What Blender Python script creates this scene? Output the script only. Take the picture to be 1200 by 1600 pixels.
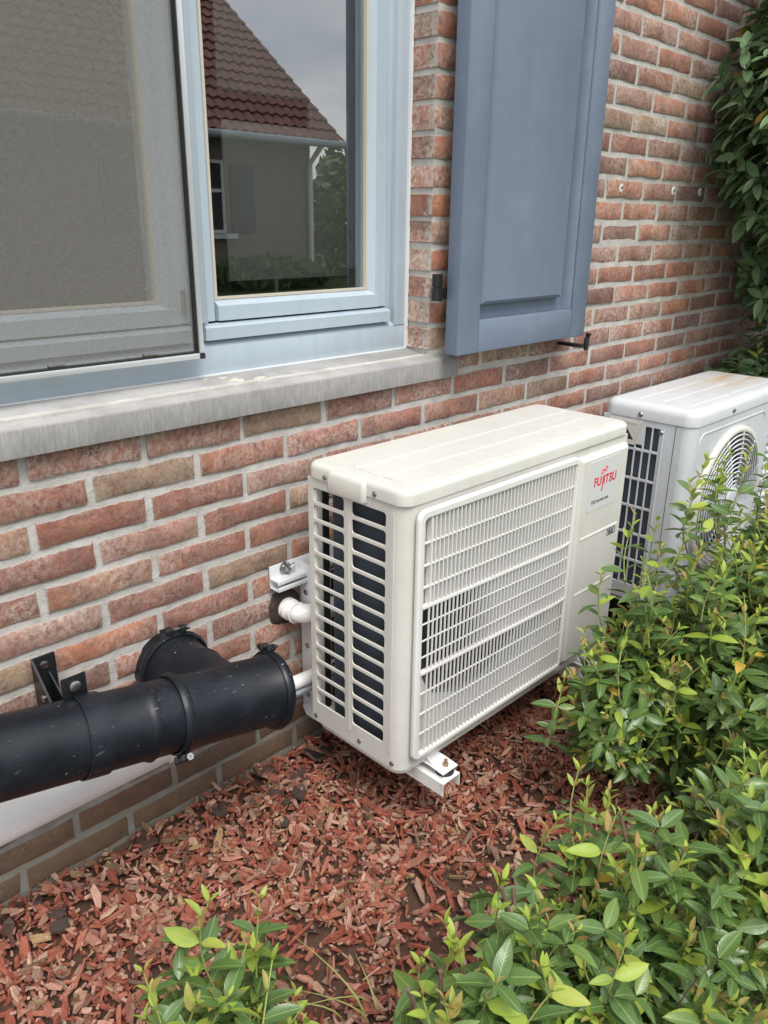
import bpy, bmesh, math, random
from math import sin, cos, pi, radians, sqrt
from mathutils import Matrix, Vector, noise

for o in list(bpy.data.objects):
    bpy.data.objects.remove(o)
S = bpy.context.scene
COL = S.collection
rnd = random.Random(7)

# ---------------------------------------------------------------- camera, world, sun, exposure
CAM = Vector((-0.4765, -1.3202, 1.2497))
CROT = Matrix.Rotation(-0.7909, 3, 'Z') @ Matrix.Rotation(1.2184, 3, 'X') @ Matrix.Rotation(0.0127, 3, 'Z')
FPX = 1240.28
cd = bpy.data.cameras.new('camera')
cam = bpy.data.objects.new('camera', cd)
COL.objects.link(cam)
cam.matrix_world = Matrix.Translation(CAM) @ CROT.to_4x4()
cd.sensor_fit = 'VERTICAL'
cd.sensor_height = 32.0
cd.lens = FPX / 1600 * 32.0
cd.clip_start = 0.02
cd.clip_end = 600
S.camera = cam

SUN_EL, SUN_AZ = radians(58), radians(205)      # high behind the photographer, slightly to the left
SUN_STRENGTH, SKY_STRENGTH, EXPOSURE = 1.75, 0.080, 0.93
w = bpy.data.worlds.new('World')
S.world = w
w.use_nodes = True
nt = w.node_tree
nt.nodes.clear()
out = nt.nodes.new('ShaderNodeOutputWorld')
bg = nt.nodes.new('ShaderNodeBackground')
sky = nt.nodes.new('ShaderNodeTexSky')
sky.sky_type = 'NISHITA'
sky.sun_disc = False
sky.sun_elevation = SUN_EL
sky.sun_rotation = SUN_AZ
sky.air_density = 1.0
sky.dust_density = 4.0
tc = nt.nodes.new('ShaderNodeTexCoord')
mp = nt.nodes.new('ShaderNodeMapping')
mp.inputs['Scale'].default_value = (1, 1, 2.6)
nz = nt.nodes.new('ShaderNodeTexNoise')
nz.inputs['Scale'].default_value = 2.2
nz.inputs['Detail'].default_value = 7
nz.inputs['Roughness'].default_value = 0.55
cr = nt.nodes.new('ShaderNodeValToRGB')         # cloud brightness: grey-blue undersides to white
cr.color_ramp.elements[0].position = 0.36
cr.color_ramp.elements[0].color = (6.4, 7.3, 9.2, 1)
cr.color_ramp.elements[1].position = 0.62
cr.color_ramp.elements[1].color = (14.5, 14.2, 13.9, 1)
mx = nt.nodes.new('ShaderNodeMixRGB')
mx.inputs[0].default_value = 0.86
L = nt.links.new
L(tc.outputs['Generated'], mp.inputs[0]); L(mp.outputs[0], nz.inputs['Vector'])
L(nz.outputs[0], cr.inputs[0]); L(sky.outputs[0], mx.inputs[1]); L(cr.outputs[0], mx.inputs[2])
L(mx.outputs[0], bg.inputs[0]); L(bg.outputs[0], out.inputs[0])
bg.inputs[1].default_value = SKY_STRENGTH
sd = bpy.data.lights.new('sun', 'SUN')
sd.energy = SUN_STRENGTH
sd.angle = radians(28)
sd.color = (1.0, 0.96, 0.90)
so = bpy.data.objects.new('sun', sd)
COL.objects.link(so)
# direction towards the sun; sky rotation 0 = +Y, clockwise
sv = Vector((sin(SUN_AZ) * cos(SUN_EL), cos(SUN_AZ) * cos(SUN_EL), sin(SUN_EL)))
so.rotation_euler = sv.to_track_quat('Z', 'Y').to_euler()
so.location = (0, -3, 6)
S.view_settings.view_transform = 'Standard'
S.view_settings.look = 'None'
S.view_settings.gamma = 1.0
S.view_settings.exposure = EXPOSURE
S.view_settings.use_curve_mapping = False


def project(p):
    d = CROT.transposed() @ (Vector(p) - CAM)
    if d.z > -0.05:
        return None
    return 600 + FPX * d.x / -d.z, 800 - FPX * d.y / -d.z, -d.z


def in_frame(p, m=40):
    q = project(p)
    return q is not None and -m < q[0] < 1200 + m and -m < q[1] < 1600 + m


# ---------------------------------------------------------------- material helpers
class NT:
    def __init__(self, name):
        self.m = bpy.data.materials.new(name)
        self.m.use_nodes = True
        self.t = self.m.node_tree
        self.b = self.t.nodes['Principled BSDF']

    def n(self, typ, **kw):
        x = self.t.nodes.new('ShaderNode' + typ)
        for k, v in kw.items():
            if hasattr(x, k):
                setattr(x, k, v)
        return x

    def set(self, node, **kw):
        for k, v in kw.items():
            self.put(v, node.inputs[k.replace('_', ' ')])

    def put(self, v, sock):
        if isinstance(v, bpy.types.NodeSocket):
            self.t.links.new(v, sock)
        else:
            if hasattr(sock.default_value, '__len__') and isinstance(v, (tuple, list)) and len(v) == 3 and len(sock.default_value) == 4:
                v = (*v, 1)
            sock.default_value = v

    def pos(self):
        return self.n('NewGeometry').outputs['Position']

    def obj(self):
        return self.n('TexCoord').outputs['Object']

    def uv(self):
        return self.n('TexCoord').outputs['UV']

    def map(self, vec, scale=(1, 1, 1), loc=(0, 0, 0), rot=(0, 0, 0)):
        x = self.n('Mapping')
        self.put(vec, x.inputs[0])
        x.inputs['Scale'].default_value = scale
        self.put(loc, x.inputs['Location'])
        x.inputs['Rotation'].default_value = rot
        return x.outputs[0]

    def noise(self, vec, scale=5, detail=4, rough=0.55, dist=0.0):
        x = self.n('TexNoise')
        self.put(vec, x.inputs['Vector'])
        x.inputs['Scale'].default_value = scale
        x.inputs['Detail'].default_value = detail
        x.inputs['Roughness'].default_value = rough
        x.inputs['Distortion'].default_value = dist
        return x.outputs[0]

    def ramp(self, f, *stops, interp='LINEAR'):
        x = self.n('ValToRGB')
        self.put(f, x.inputs[0])
        e = x.color_ramp.elements
        x.color_ramp.interpolation = interp
        while len(e) < len(stops):
            e.new(0.5)
        for i, (p, c) in enumerate(stops):
            e[i].position = p
            e[i].color = (c, c, c, 1) if isinstance(c, (int, float)) else (*c, 1)
        return x.outputs[0]

    def mix(self, f, a, b, blend='MIX'):
        x = self.n('MixRGB', blend_type=blend)
        self.put(f, x.inputs[0]); self.put(a, x.inputs[1]); self.put(b, x.inputs[2])
        return x.outputs[0]

    def math(self, op, a, b=0.0, c=0.0, clamp=False):
        x = self.n('Math', operation=op)
        x.use_clamp = clamp
        self.put(a, x.inputs[0]); self.put(b, x.inputs[1]); self.put(c, x.inputs[2])
        return x.outputs[0]

    def sep(self, v):
        x = self.n('SeparateXYZ')
        self.put(v, x.inputs[0])
        return x.outputs

    def rand(self):
        a = self.n('ObjectInfo').outputs['Random']
        b = self.n('NewGeometry').outputs['Random Per Island']
        return self.math('FRACT', self.math('ADD', a, b))

    def bump(self, h, strength=0.3, dist=0.002):
        x = self.n('Bump')
        x.inputs['Strength'].default_value = strength
        x.inputs['Distance'].default_value = dist
        self.put(h, x.inputs['Height'])
        self.t.links.new(x.outputs[0], self.b.inputs['Normal'])

    def base(self, c, rough=0.6, metal=0.0, spec=0.5):
        self.put(c, self.b.inputs['Base Color'])
        self.put(rough, self.b.inputs['Roughness'])
        self.b.inputs['Metallic'].default_value = metal
        self.b.inputs['Specular IOR Level'].default_value = spec


M = {}


def painted(name, col, rough=0.45, spots=0.06, dirt=(0.3, 0.28, 0.24), dscale=14, grain=0.0, var=0.06, spec=0.5, streak=0.0):
    k = NT(name)
    p = k.pos()
    n1 = k.noise(p, 3.1, 5)
    n2 = k.noise(p, dscale, 8, 0.65)
    v = k.mix(k.ramp(n1, (0.3, 0.0), (0.7, 1.0)), tuple(c * (1 - var) for c in col), tuple(min(1, c * (1 + var)) for c in col))
    d = k.math('MULTIPLY', k.ramp(n2, (0.52, 0.0), (0.78, 1.0)), spots)
    c = k.mix(d, v, dirt)
    if streak:
        st = k.noise(k.map(p, (38, 38, 1.6)), 1.0, 6, 0.6)
        c = k.mix(k.math('MULTIPLY', k.ramp(st, (0.45, 0.0), (0.75, 1.0)), streak * 3), c, tuple(0.55 * q for q in col))
    k.base(c, k.ramp(n2, (0.3, rough - 0.07), (0.7, rough + 0.1)), spec=spec)
    if grain:
        g = k.noise(k.map(p, (60, 60, 4)), 6, 6, 0.6)
        k.bump(g, grain, 0.001)
    else:
        k.bump(k.noise(p, 240, 2), 0.04, 0.0006)
    M[name] = k.m
    return k.m


painted('cream_metal', (0.585, 0.577, 0.53), 0.36, 0.14, streak=0.05)
painted('cream_plastic', (0.66, 0.655, 0.63), 0.42, 0.06)
painted('pale_grey_metal', (0.545, 0.575, 0.60), 0.36, 0.2, dirt=(0.33, 0.31, 0.26), streak=0.07)
painted('old_ivory_plastic', (0.56, 0.545, 0.50), 0.5, 0.25)
painted('white_metal', (0.66, 0.68, 0.69), 0.4, 0.12, dirt=(0.35, 0.33, 0.25))
painted('mossy_white_metal', (0.70, 0.71, 0.68), 0.5, 0.65, dirt=(0.16, 0.17, 0.07), dscale=26)
painted('white_plastic', (0.80, 0.79, 0.77), 0.33, 0.04)
painted('blue_grey_paint', (0.385, 0.455, 0.515), 0.42, 0.14, streak=0.05, dirt=(0.55, 0.58, 0.60), dscale=20, var=0.05)
painted('shutter_paint', (0.145, 0.180, 0.247), 0.45, 0.3, streak=0.045, dirt=(0.26, 0.31, 0.38), dscale=9, grain=0.08, var=0.07)
k = NT('scuffed_black_steel'); p = k.pos()
n1 = k.noise(p, 9, 7, 0.65); sp = k.noise(k.map(p, (1, 1.6, 1.4)), 95, 3, 0.5); sc = k.noise(k.map(p, (14, 60, 60), (0, 0, 0), (0, 0, .3)), 3.0, 3, 0.5)
c = k.mix(k.ramp(n1, (0.45, 0.0), (0.8, 0.6)), (0.007, 0.009, 0.013), (0.026, 0.031, 0.040))
c = k.mix(k.ramp(sp, (0.722, 0.0), (0.745, 0.7)), c, (0.45, 0.43, 0.40))
c = k.mix(k.math('MULTIPLY', k.ramp(sc, (0.66, 0.0), (0.72, 0.35)), k.ramp(n1, (0.5, 0.0), (0.6, 1.0))), c, (0.16, 0.17, 0.18))
k.base(c, k.ramp(n1, (0.3, 0.32), (0.7, 0.46)), spec=0.3); k.bump(k.noise(p, 200, 3), 0.08, 0.0006); M['black_steel'] = k.m
painted('black_paint', (0.010, 0.011, 0.013), 0.38, 0.2, dirt=(0.05, 0.05, 0.05))
painted('black_rubber', (0.012, 0.012, 0.013), 0.7, 0.2, dirt=(0.05, 0.05, 0.04))
painted('coil_fins', (0.060, 0.075, 0.098), 0.5, 0.3, dirt=(0.09, 0.10, 0.11))
painted('dark_interior', (0.02, 0.02, 0.022), 0.8, 0.1)
painted('grey_plastic', (0.30, 0.34, 0.38), 0.5, 0.1)
painted('brown_foam', (0.045, 0.032, 0.025), 0.95, 0.5, dirt=(0.09, 0.07, 0.05), dscale=60)
painted('room_paint', (0.22, 0.21, 0.20), 0.9, 0.1)
painted('monitor_plastic', (0.075, 0.073, 0.068), 0.6, 0.05)
painted('beige_seal', (0.50, 0.46, 0.38), 0.6, 0.15)
painted('curtain_cloth', (0.40, 0.38, 0.30), 0.9, 0.1)
painted('logo_red', (0.62, 0.02, 0.06), 0.4, 0.0)
painted('print_black', (0.03, 0.03, 0.035), 0.5, 0.0)
painted('sticker', (0.57, 0.58, 0.575), 0.35, 0.0, var=0.01)
painted('far_shutter_paint', (0.05, 0.055, 0.06), 0.6, 0.0)
painted('far_white', (0.6, 0.6, 0.58), 0.6, 0.0)

k = NT('steel'); k.base((0.42, 0.41, 0.40), 0.34, 1.0); k.bump(k.noise(k.pos(), 300, 3), 0.1, 0.0005); M['steel'] = k.m
k = NT('rusty_brass'); k.base(k.mix(k.noise(k.pos(), 120, 4), (0.30, 0.17, 0.08), (0.45, 0.33, 0.22)), 0.5, 0.7); M['rusty_brass'] = k.m
k = NT('aluminium'); k.base((0.66, 0.68, 0.71), 0.38, 0.55); k.bump(k.noise(k.map(k.pos(), (1, 1, 40)), 20, 3), 0.05, 0.0004); M['aluminium'] = k.m

# stained top of the old unit: rust and algae pooled along its far half
k = NT('stained_metal')
p = k.pos(); x, y, z = k.sep(p)[0:3]
n2 = k.noise(p, 13, 8, 0.65)
n3 = k.noise(k.map(p, (2.5, 9, 1)), 3, 5, 0.6)
f = k.math('MULTIPLY', k.ramp(x, (0.0, 0.0), (1.0, 1.0)), 1.0)
mr = k.n('MapRange'); k.put(x, mr.inputs[0]); mr.inputs[1].default_value = 1.80; mr.inputs[2].default_value = 2.15
my = k.n('MapRange'); k.put(k.math('ABSOLUTE', k.math('ADD', y, 0.28)), my.inputs[0]); my.inputs[1].default_value = 0.10; my.inputs[2].default_value = 0.03
rust = k.math('MULTIPLY', k.math('MULTIPLY', mr.outputs[0], my.outputs[0]), k.ramp(n3, (0.38, 0.0), (0.6, 0.75)))
c = k.mix(k.math('MULTIPLY', k.ramp(n2, (0.5, 0.0), (0.75, 1.0)), 0.22), (0.55, 0.57, 0.585), (0.30, 0.28, 0.23))
c = k.mix(rust, c, (0.47, 0.34, 0.19))
k.base(c, 0.42); k.bump(n2, 0.06, 0.001); M['stained_metal'] = k.m

# brick
k = NT('weathered_brick')
p = k.pos(); z = k.sep(p)[2]; x = k.sep(p)[0]
r = k.rand()
r2 = k.math('FRACT', k.math('MULTIPLY', r, 7.31))
body = k.ramp(r, (0.0, (0.30, 0.125, 0.090)), (0.10, (0.44, 0.170, 0.108)), (0.20, (0.215, 0.105, 0.088)), (0.30, (0.54, 0.225, 0.120)), (0.40, (0.38, 0.160, 0.110)),
              (0.50, (0.43, 0.235, 0.180)), (0.59, (0.19, 0.100, 0.084)), (0.68, (0.52, 0.195, 0.105)), (0.77, (0.32, 0.170, 0.130)), (0.85, (0.43, 0.160, 0.100)), (0.93, (0.40, 0.280, 0.170)), (1.0, (0.29, 0.205, 0.140)))
off = k.n('CombineXYZ'); k.put(k.math('MULTIPLY', r, 37.0), off.inputs[0]); k.put(k.math('MULTIPLY', r, 91.0), off.inputs[2])
pp = k.map(p, (1, 1, 1), off.outputs[0])
blotch = k.noise(pp, 22, 6, 0.65, 0.6)
fine = k.noise(pp, 130, 8, 0.8, 0.2)
streak = k.noise(k.map(pp, (1.25, 1, 1)), 80, 10, 0.82, 0.35)
c = k.mix(k.ramp(blotch, (0.42, 0.0), (0.66, 0.8)), body, (0.145, 0.070, 0.056))
c = k.mix(k.ramp(k.noise(pp, 14, 3), (0.54, 0.0), (0.72, 0.45)), c, (0.33, 0.21, 0.11))
frost = k.math('MULTIPLY', k.ramp(streak, (0.42, 0.0), (0.58, 1.0)), k.ramp(k.noise(pp, 9, 4, 0.6), (0.33, 0.10), (0.60, 1.0)))
frost = k.math('MULTIPLY', frost, k.ramp(r2, (0.0, 0.30), (0.5, 0.70), (1.0, 1.05)))
c = k.mix(frost, c, k.mix(k.noise(pp, 30, 3), (0.66, 0.50, 0.42), (0.66, 0.60, 0.53)))
c = k.mix(k.ramp(fine, (0.56, 0.0), (0.70, 0.75)), c, (0.10, 0.05, 0.035))
c = k.mix(k.ramp(k.noise(pp, 420, 2, 0.6), (0.70, 0.0), (0.78, 0.8)), c, (0.62, 0.52, 0.44))
edge = k.sep(k.uv())[0]
smear = k.ramp(k.math('ADD', edge, k.math('MULTIPLY', k.math('SUBTRACT', k.noise(p, 85, 6, 0.7), 0.5), 1.5)), (0.02, 0.92), (0.22, 0.0))
c = k.mix(smear, c, (0.47, 0.44, 0.40))
damp = k.n('MapRange'); k.put(k.math('ADD', z, k.math('MULTIPLY', k.math('SUBTRACT', k.noise(p, 5, 4), 0.5), 0.16)), damp.inputs[0])
damp.inputs[1].default_value = 0.24; damp.inputs[2].default_value = 0.10
moss = k.mix(k.noise(p, 30, 5), (0.115, 0.085, 0.05), (0.20, 0.135, 0.09))
c = k.mix(k.math('MULTIPLY', damp.outputs[0], 0.85), c, moss)
k.base(c, 0.88, spec=0.25)
k.bump(k.math('ADD', k.math('MULTIPLY', streak, 1.0), k.math('MULTIPLY', fine, 0.9)), 0.9, 0.0045)
M['brick'] = k.m

k = NT('grey_mortar')
p = k.pos(); z = k.sep(p)[2]
a = k.noise(p, 18, 6); b = k.noise(p, 260, 5, 0.7)
c = k.mix(k.ramp(a, (0.3, 0.0), (0.7, 1.0)), (0.40, 0.385, 0.355), (0.58, 0.56, 0.525))
c = k.mix(k.ramp(b, (0.6, 0.0), (0.72, 0.7)), c, (0.16, 0.15, 0.13))
c = k.mix(k.ramp(b, (0.28, 0.6), (0.4, 0.0)), c, (0.64, 0.62, 0.58))
damp = k.n('MapRange'); k.put(k.math('ADD', z, k.math('MULTIPLY', k.math('SUBTRACT', a, 0.5), 0.2)), damp.inputs[0])
damp.inputs[1].default_value = 0.24; damp.inputs[2].default_value = 0.08
c = k.mix(k.math('MULTIPLY', damp.outputs[0], 0.7), c, (0.17, 0.155, 0.115))
k.base(c, 0.95, spec=0.2); k.bump(k.math('ADD', b, k.math('MULTIPLY', k.noise(p, 60, 5), 1.5)), 0.7, 0.003)
M['mortar'] = k.m

k = NT('blue_stone')
p = k.pos()
a = k.noise(p, 9, 6, 0.6); b = k.noise(p, 190, 5, 0.75); tool = k.noise(k.map(p, (260, 30, 34)), 1.0, 3, 0.6)
c = k.mix(k.ramp(a, (0.35, 0.0), (0.65, 1.0)), (0.245, 0.243, 0.238), (0.365, 0.360, 0.350))
c = k.mix(k.ramp(b, (0.62, 0.0), (0.72, 0.8)), c, (0.62, 0.60, 0.57))
c = k.mix(k.ramp(b, (0.28, 0.6), (0.38, 0.0)), c, (0.15, 0.145, 0.14))
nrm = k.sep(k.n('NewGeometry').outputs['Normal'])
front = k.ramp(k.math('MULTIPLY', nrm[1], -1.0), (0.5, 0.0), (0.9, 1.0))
c = k.mix(k.math('MULTIPLY', front, k.ramp(tool, (0.36, 0.72), (0.70, 0.28))), c, (0.17, 0.165, 0.158))  # tooling marks, plus the front's shade below the lit top painted into the colour
k.base(c, 0.85, spec=0.25); k.bump(k.math('ADD', k.math('MULTIPLY', tool, front), k.math('MULTIPLY', b, 0.6)), 0.6, 0.0025)
M['stone'] = k.m

k = NT('wood_chip')
u = k.uv(); r = k.rand()
grain = k.noise(k.map(u, (2.2, 26, 1), k.math('MULTIPLY', r, 53.0)), 1.0, 5, 0.65, 0.4)
tone = k.ramp(r, (0.0, (0.25, 0.066, 0.040)), (0.14, (0.34, 0.098, 0.058)), (0.28, (0.40, 0.155, 0.100)), (0.42, (0.30, 0.078, 0.048)), (0.56, (0.48, 0.245, 0.175)),
              (0.68, (0.56, 0.35, 0.265)), (0.77, (0.22, 0.072, 0.048)), (0.86, (0.54, 0.37, 0.26)), (0.92, (0.115, 0.060, 0.044)), (0.96, (0.50, 0.34, 0.17)), (1.0, (0.065, 0.040, 0.032)))
c = k.mix(k.ramp(grain, (0.38, 0.75), (0.58, 0.0)), tone, k.mix(0.78, tone, (0.04, 0.012, 0.009)))
c = k.mix(k.ramp(grain, (0.60, 0.0), (0.8, 0.40)), c, (0.48, 0.26, 0.19))
k.base(c, 0.8, spec=0.3); k.bump(grain, 0.6, 0.002); M['chip'] = k.m

k = NT('dark_bark')
p = k.obj(); r = k.rand()
g = k.noise(k.map(p, (40, 120, 40)), 1.0, 6, 0.7, 0.5)
k.base(k.mix(g, (0.022, 0.016, 0.014), k.mix(r, (0.15, 0.085, 0.065), (0.09, 0.07, 0.062))), 0.75, spec=0.35); k.bump(g, 0.9, 0.003); M['bark'] = k.m

k = NT('damp_soil')
p = k.pos(); a = k.noise(p, 12, 8, 0.7); b = k.noise(p, 120, 6, 0.75)
c = k.mix(a, (0.06, 0.032, 0.022), (0.15, 0.085, 0.060)); c = k.mix(k.ramp(b, (0.55, 0), (0.7, 0.7)), c, (0.17, 0.085, 0.06))
k.base(c, 0.95, spec=0.2); k.bump(k.math('ADD', a, b), 0.9, 0.008); M['soil'] = k.m

k = NT('lawn_grass')
p = k.pos(); a = k.noise(p, 2, 6); b = k.noise(p, 60, 4)
k.base(k.mix(k.math('MULTIPLY', k.math('ADD', a, b), 0.5), (0.035, 0.07, 0.018), (0.09, 0.13, 0.04)), 0.9, spec=0.2); k.bump(b, 0.8, 0.02); M['lawn'] = k.m


def leaf_mat(name, cols, vein, rough, trans=0.2, vmix=0.55):
    k = NT(name)
    u = k.uv(); x, y = k.sep(u)[0:2]; r = k.rand()
    base = k.ramp(r, *[(i / (len(cols) - 1), c) for i, c in enumerate(cols)])
    d = k.math('ABSOLUTE', k.math('SUBTRACT', y, 0.5))
    mid = k.ramp(d, (0.012, 1.0), (0.042, 0.0))
    side = k.math('SINE', k.math('MULTIPLY', k.math('SUBTRACT', x, k.math('MULTIPLY', d, 0.55)), 62.0))
    sv_ = k.ramp(side, (0.80, 0.0), (1.0, 0.10))
    blot = k.noise(k.pos(), 70, 4, 0.6)
    c = k.mix(k.ramp(blot, (0.35, 0.0), (0.75, 0.45)), base, tuple(1.5 * q for q in cols[0]))
    c = k.mix(sv_, c, vein)
    c = k.mix(k.math('MULTIPLY', mid, vmix), c, vein)
    sp_ = k.noise(k.map(k.pos(), (1, 1, 1), k.math('MULTIPLY', r, 31.0)), 130, 3, 0.5)
    c = k.mix(k.math('MULTIPLY', k.ramp(sp_, (0.70, 0.0), (0.74, 0.8)), k.ramp(r, (0.4, 0.0), (0.5, 1.0))), c, (0.16, 0.10, 0.05))
    k.base(c, k.ramp(blot, (0.35, rough - .06), (0.65, rough + .16)), spec=0.45)
    k.bump(k.math('SUBTRACT', k.math('MULTIPLY', blot, 0.4), k.math('MULTIPLY', side, 0.07)), 0.35, 0.0015)
    tb = k.n('BsdfTranslucent'); k.put(k.mix(0.5, c, vein), tb.inputs[0])
    ms = k.n('MixShader'); ms.inputs[0].default_value = trans
    o = k.t.nodes['Material Output']
    k.t.links.new(k.b.outputs[0], ms.inputs[1]); k.t.links.new(tb.outputs[0], ms.inputs[2]); k.t.links.new(ms.outputs[0], o.inputs[0])
    M[name] = k.m


leaf_mat('mature_leaf', [(0.054, 0.108, 0.026), (0.084, 0.152, 0.036), (0.068, 0.128, 0.038), (0.135, 0.205, 0.044)], (0.30, 0.38, 0.12), 0.25, 0.18)
leaf_mat('dark_leaf', [(0.085, 0.150, 0.066), (0.140, 0.225, 0.105), (0.110, 0.185, 0.086)], (0.13, 0.19, 0.10), 0.30, 0.10, 0.4)
leaf_mat('young_leaf', [(0.26, 0.37, 0.045), (0.36, 0.45, 0.06), (0.22, 0.33, 0.05), (0.42, 0.44, 0.09)], (0.42, 0.48, 0.16), 0.40, 0.35)
leaf_mat('reddish_leaf', [(0.30, 0.25, 0.07), (0.32, 0.17, 0.065), (0.28, 0.30, 0.07)], (0.42, 0.36, 0.15), 0.42, 0.3)
leaf_mat('yellow_leaf', [(0.45, 0.30, 0.03), (0.50, 0.36, 0.05), (0.40, 0.24, 0.04)], (0.55, 0.42, 0.12), 0.5, 0.3)
leaf_mat('far_leaf', [(0.06, 0.12, 0.03), (0.09, 0.16, 0.04), (0.05, 0.09, 0.03)], (0.12, 0.2, 0.06), 0.6, 0.2)
painted('twig_bark', (0.13, 0.085, 0.055), 0.8, 0.4, dirt=(0.25, 0.2, 0.15), dscale=60)
painted('green_twig', (0.26, 0.29, 0.08), 0.6, 0.1)
painted('roof_tile', (0.15, 0.055, 0.04), 0.6, 0.4, dirt=(0.08, 0.05, 0.04), dscale=5, var=0.25)
painted('far_brick', (0.19, 0.155, 0.13), 0.9, 0.5, dirt=(0.27, 0.23, 0.20), dscale=4)

# glass: mostly clear with a Fresnel mirror (two panes thick)
k = NT('window_glass')
fr = k.n('Fresnel'); fr.inputs[0].default_value = 2.9
gl = k.n('BsdfGlossy'); gl.inputs['Roughness'].default_value = 0.0; gl.inputs[0].default_value = (0.93, 0.95, 0.97, 1)
tr = k.n('BsdfTransparent'); tr.inputs[0].default_value = (0.94, 0.96, 0.95, 1)
ms = k.n('MixShader')
outer = k.math('SUBTRACT', 1.0, k.n('NewGeometry').outputs['Backfacing'])
k.put(k.math('MULTIPLY', fr.outputs[0], outer), ms.inputs[0]); k.t.links.new(tr.outputs[0], ms.inputs[1]); k.t.links.new(gl.outputs[0], ms.inputs[2])
k.t.links.new(ms.outputs[0], k.t.nodes['Material Output'].inputs[0]); M['glass'] = k.m

# fly screen: woven grey threads with square holes
k = NT('fly_screen_weave')
p = k.pos(); x = k.sep(p)[0]; z = k.sep(p)[2]
h_ = k.noise(k.map(p, (90, 1, 1100)), 1.0, 1, 0.5); v_ = k.noise(k.map(p, (1100, 1, 90)), 1.0, 1, 0.5)
th = k.math('ADD', k.math('MULTIPLY', k.math('ADD', k.math('MULTIPLY', h_, 1.25), k.math('MULTIPLY', v_, 0.95)), 0.32), -0.04, clamp=True)
df = k.n('BsdfDiffuse'); df.inputs[0].default_value = (0.27, 0.262, 0.24, 1)
tr = k.n('BsdfTransparent'); ms = k.n('MixShader')
k.put(th, ms.inputs[0]); k.t.links.new(tr.outputs[0], ms.inputs[1]); k.t.links.new(df.outputs[0], ms.inputs[2])
k.t.links.new(ms.outputs[0], k.t.nodes['Material Output'].inputs[0]); M['screen'] = k.m


# ---------------------------------------------------------------- object helpers
ORG = {}


def thing(name, label, cat, loc=(0, 0, 0), group=None, kind=None):
    o = bpy.data.objects.new(name, None)
    o.empty_display_size = 0.1
    COL.objects.link(o)
    o.location = loc
    ORG[o] = Vector(loc)
    o['label'] = label
    o['category'] = cat
    if group: o['group'] = group
    if kind: o['kind'] = kind
    return o


def link(name, me, parent=None, loc=None):
    o = bpy.data.objects.new(name, me)
    COL.objects.link(o)
    if parent is not None:
        o.parent = parent
    if loc is not None:
        o.location = loc
    ORG[o] = ORG.get(parent, Vector()) if parent is not None else Vector()
    return o


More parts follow.
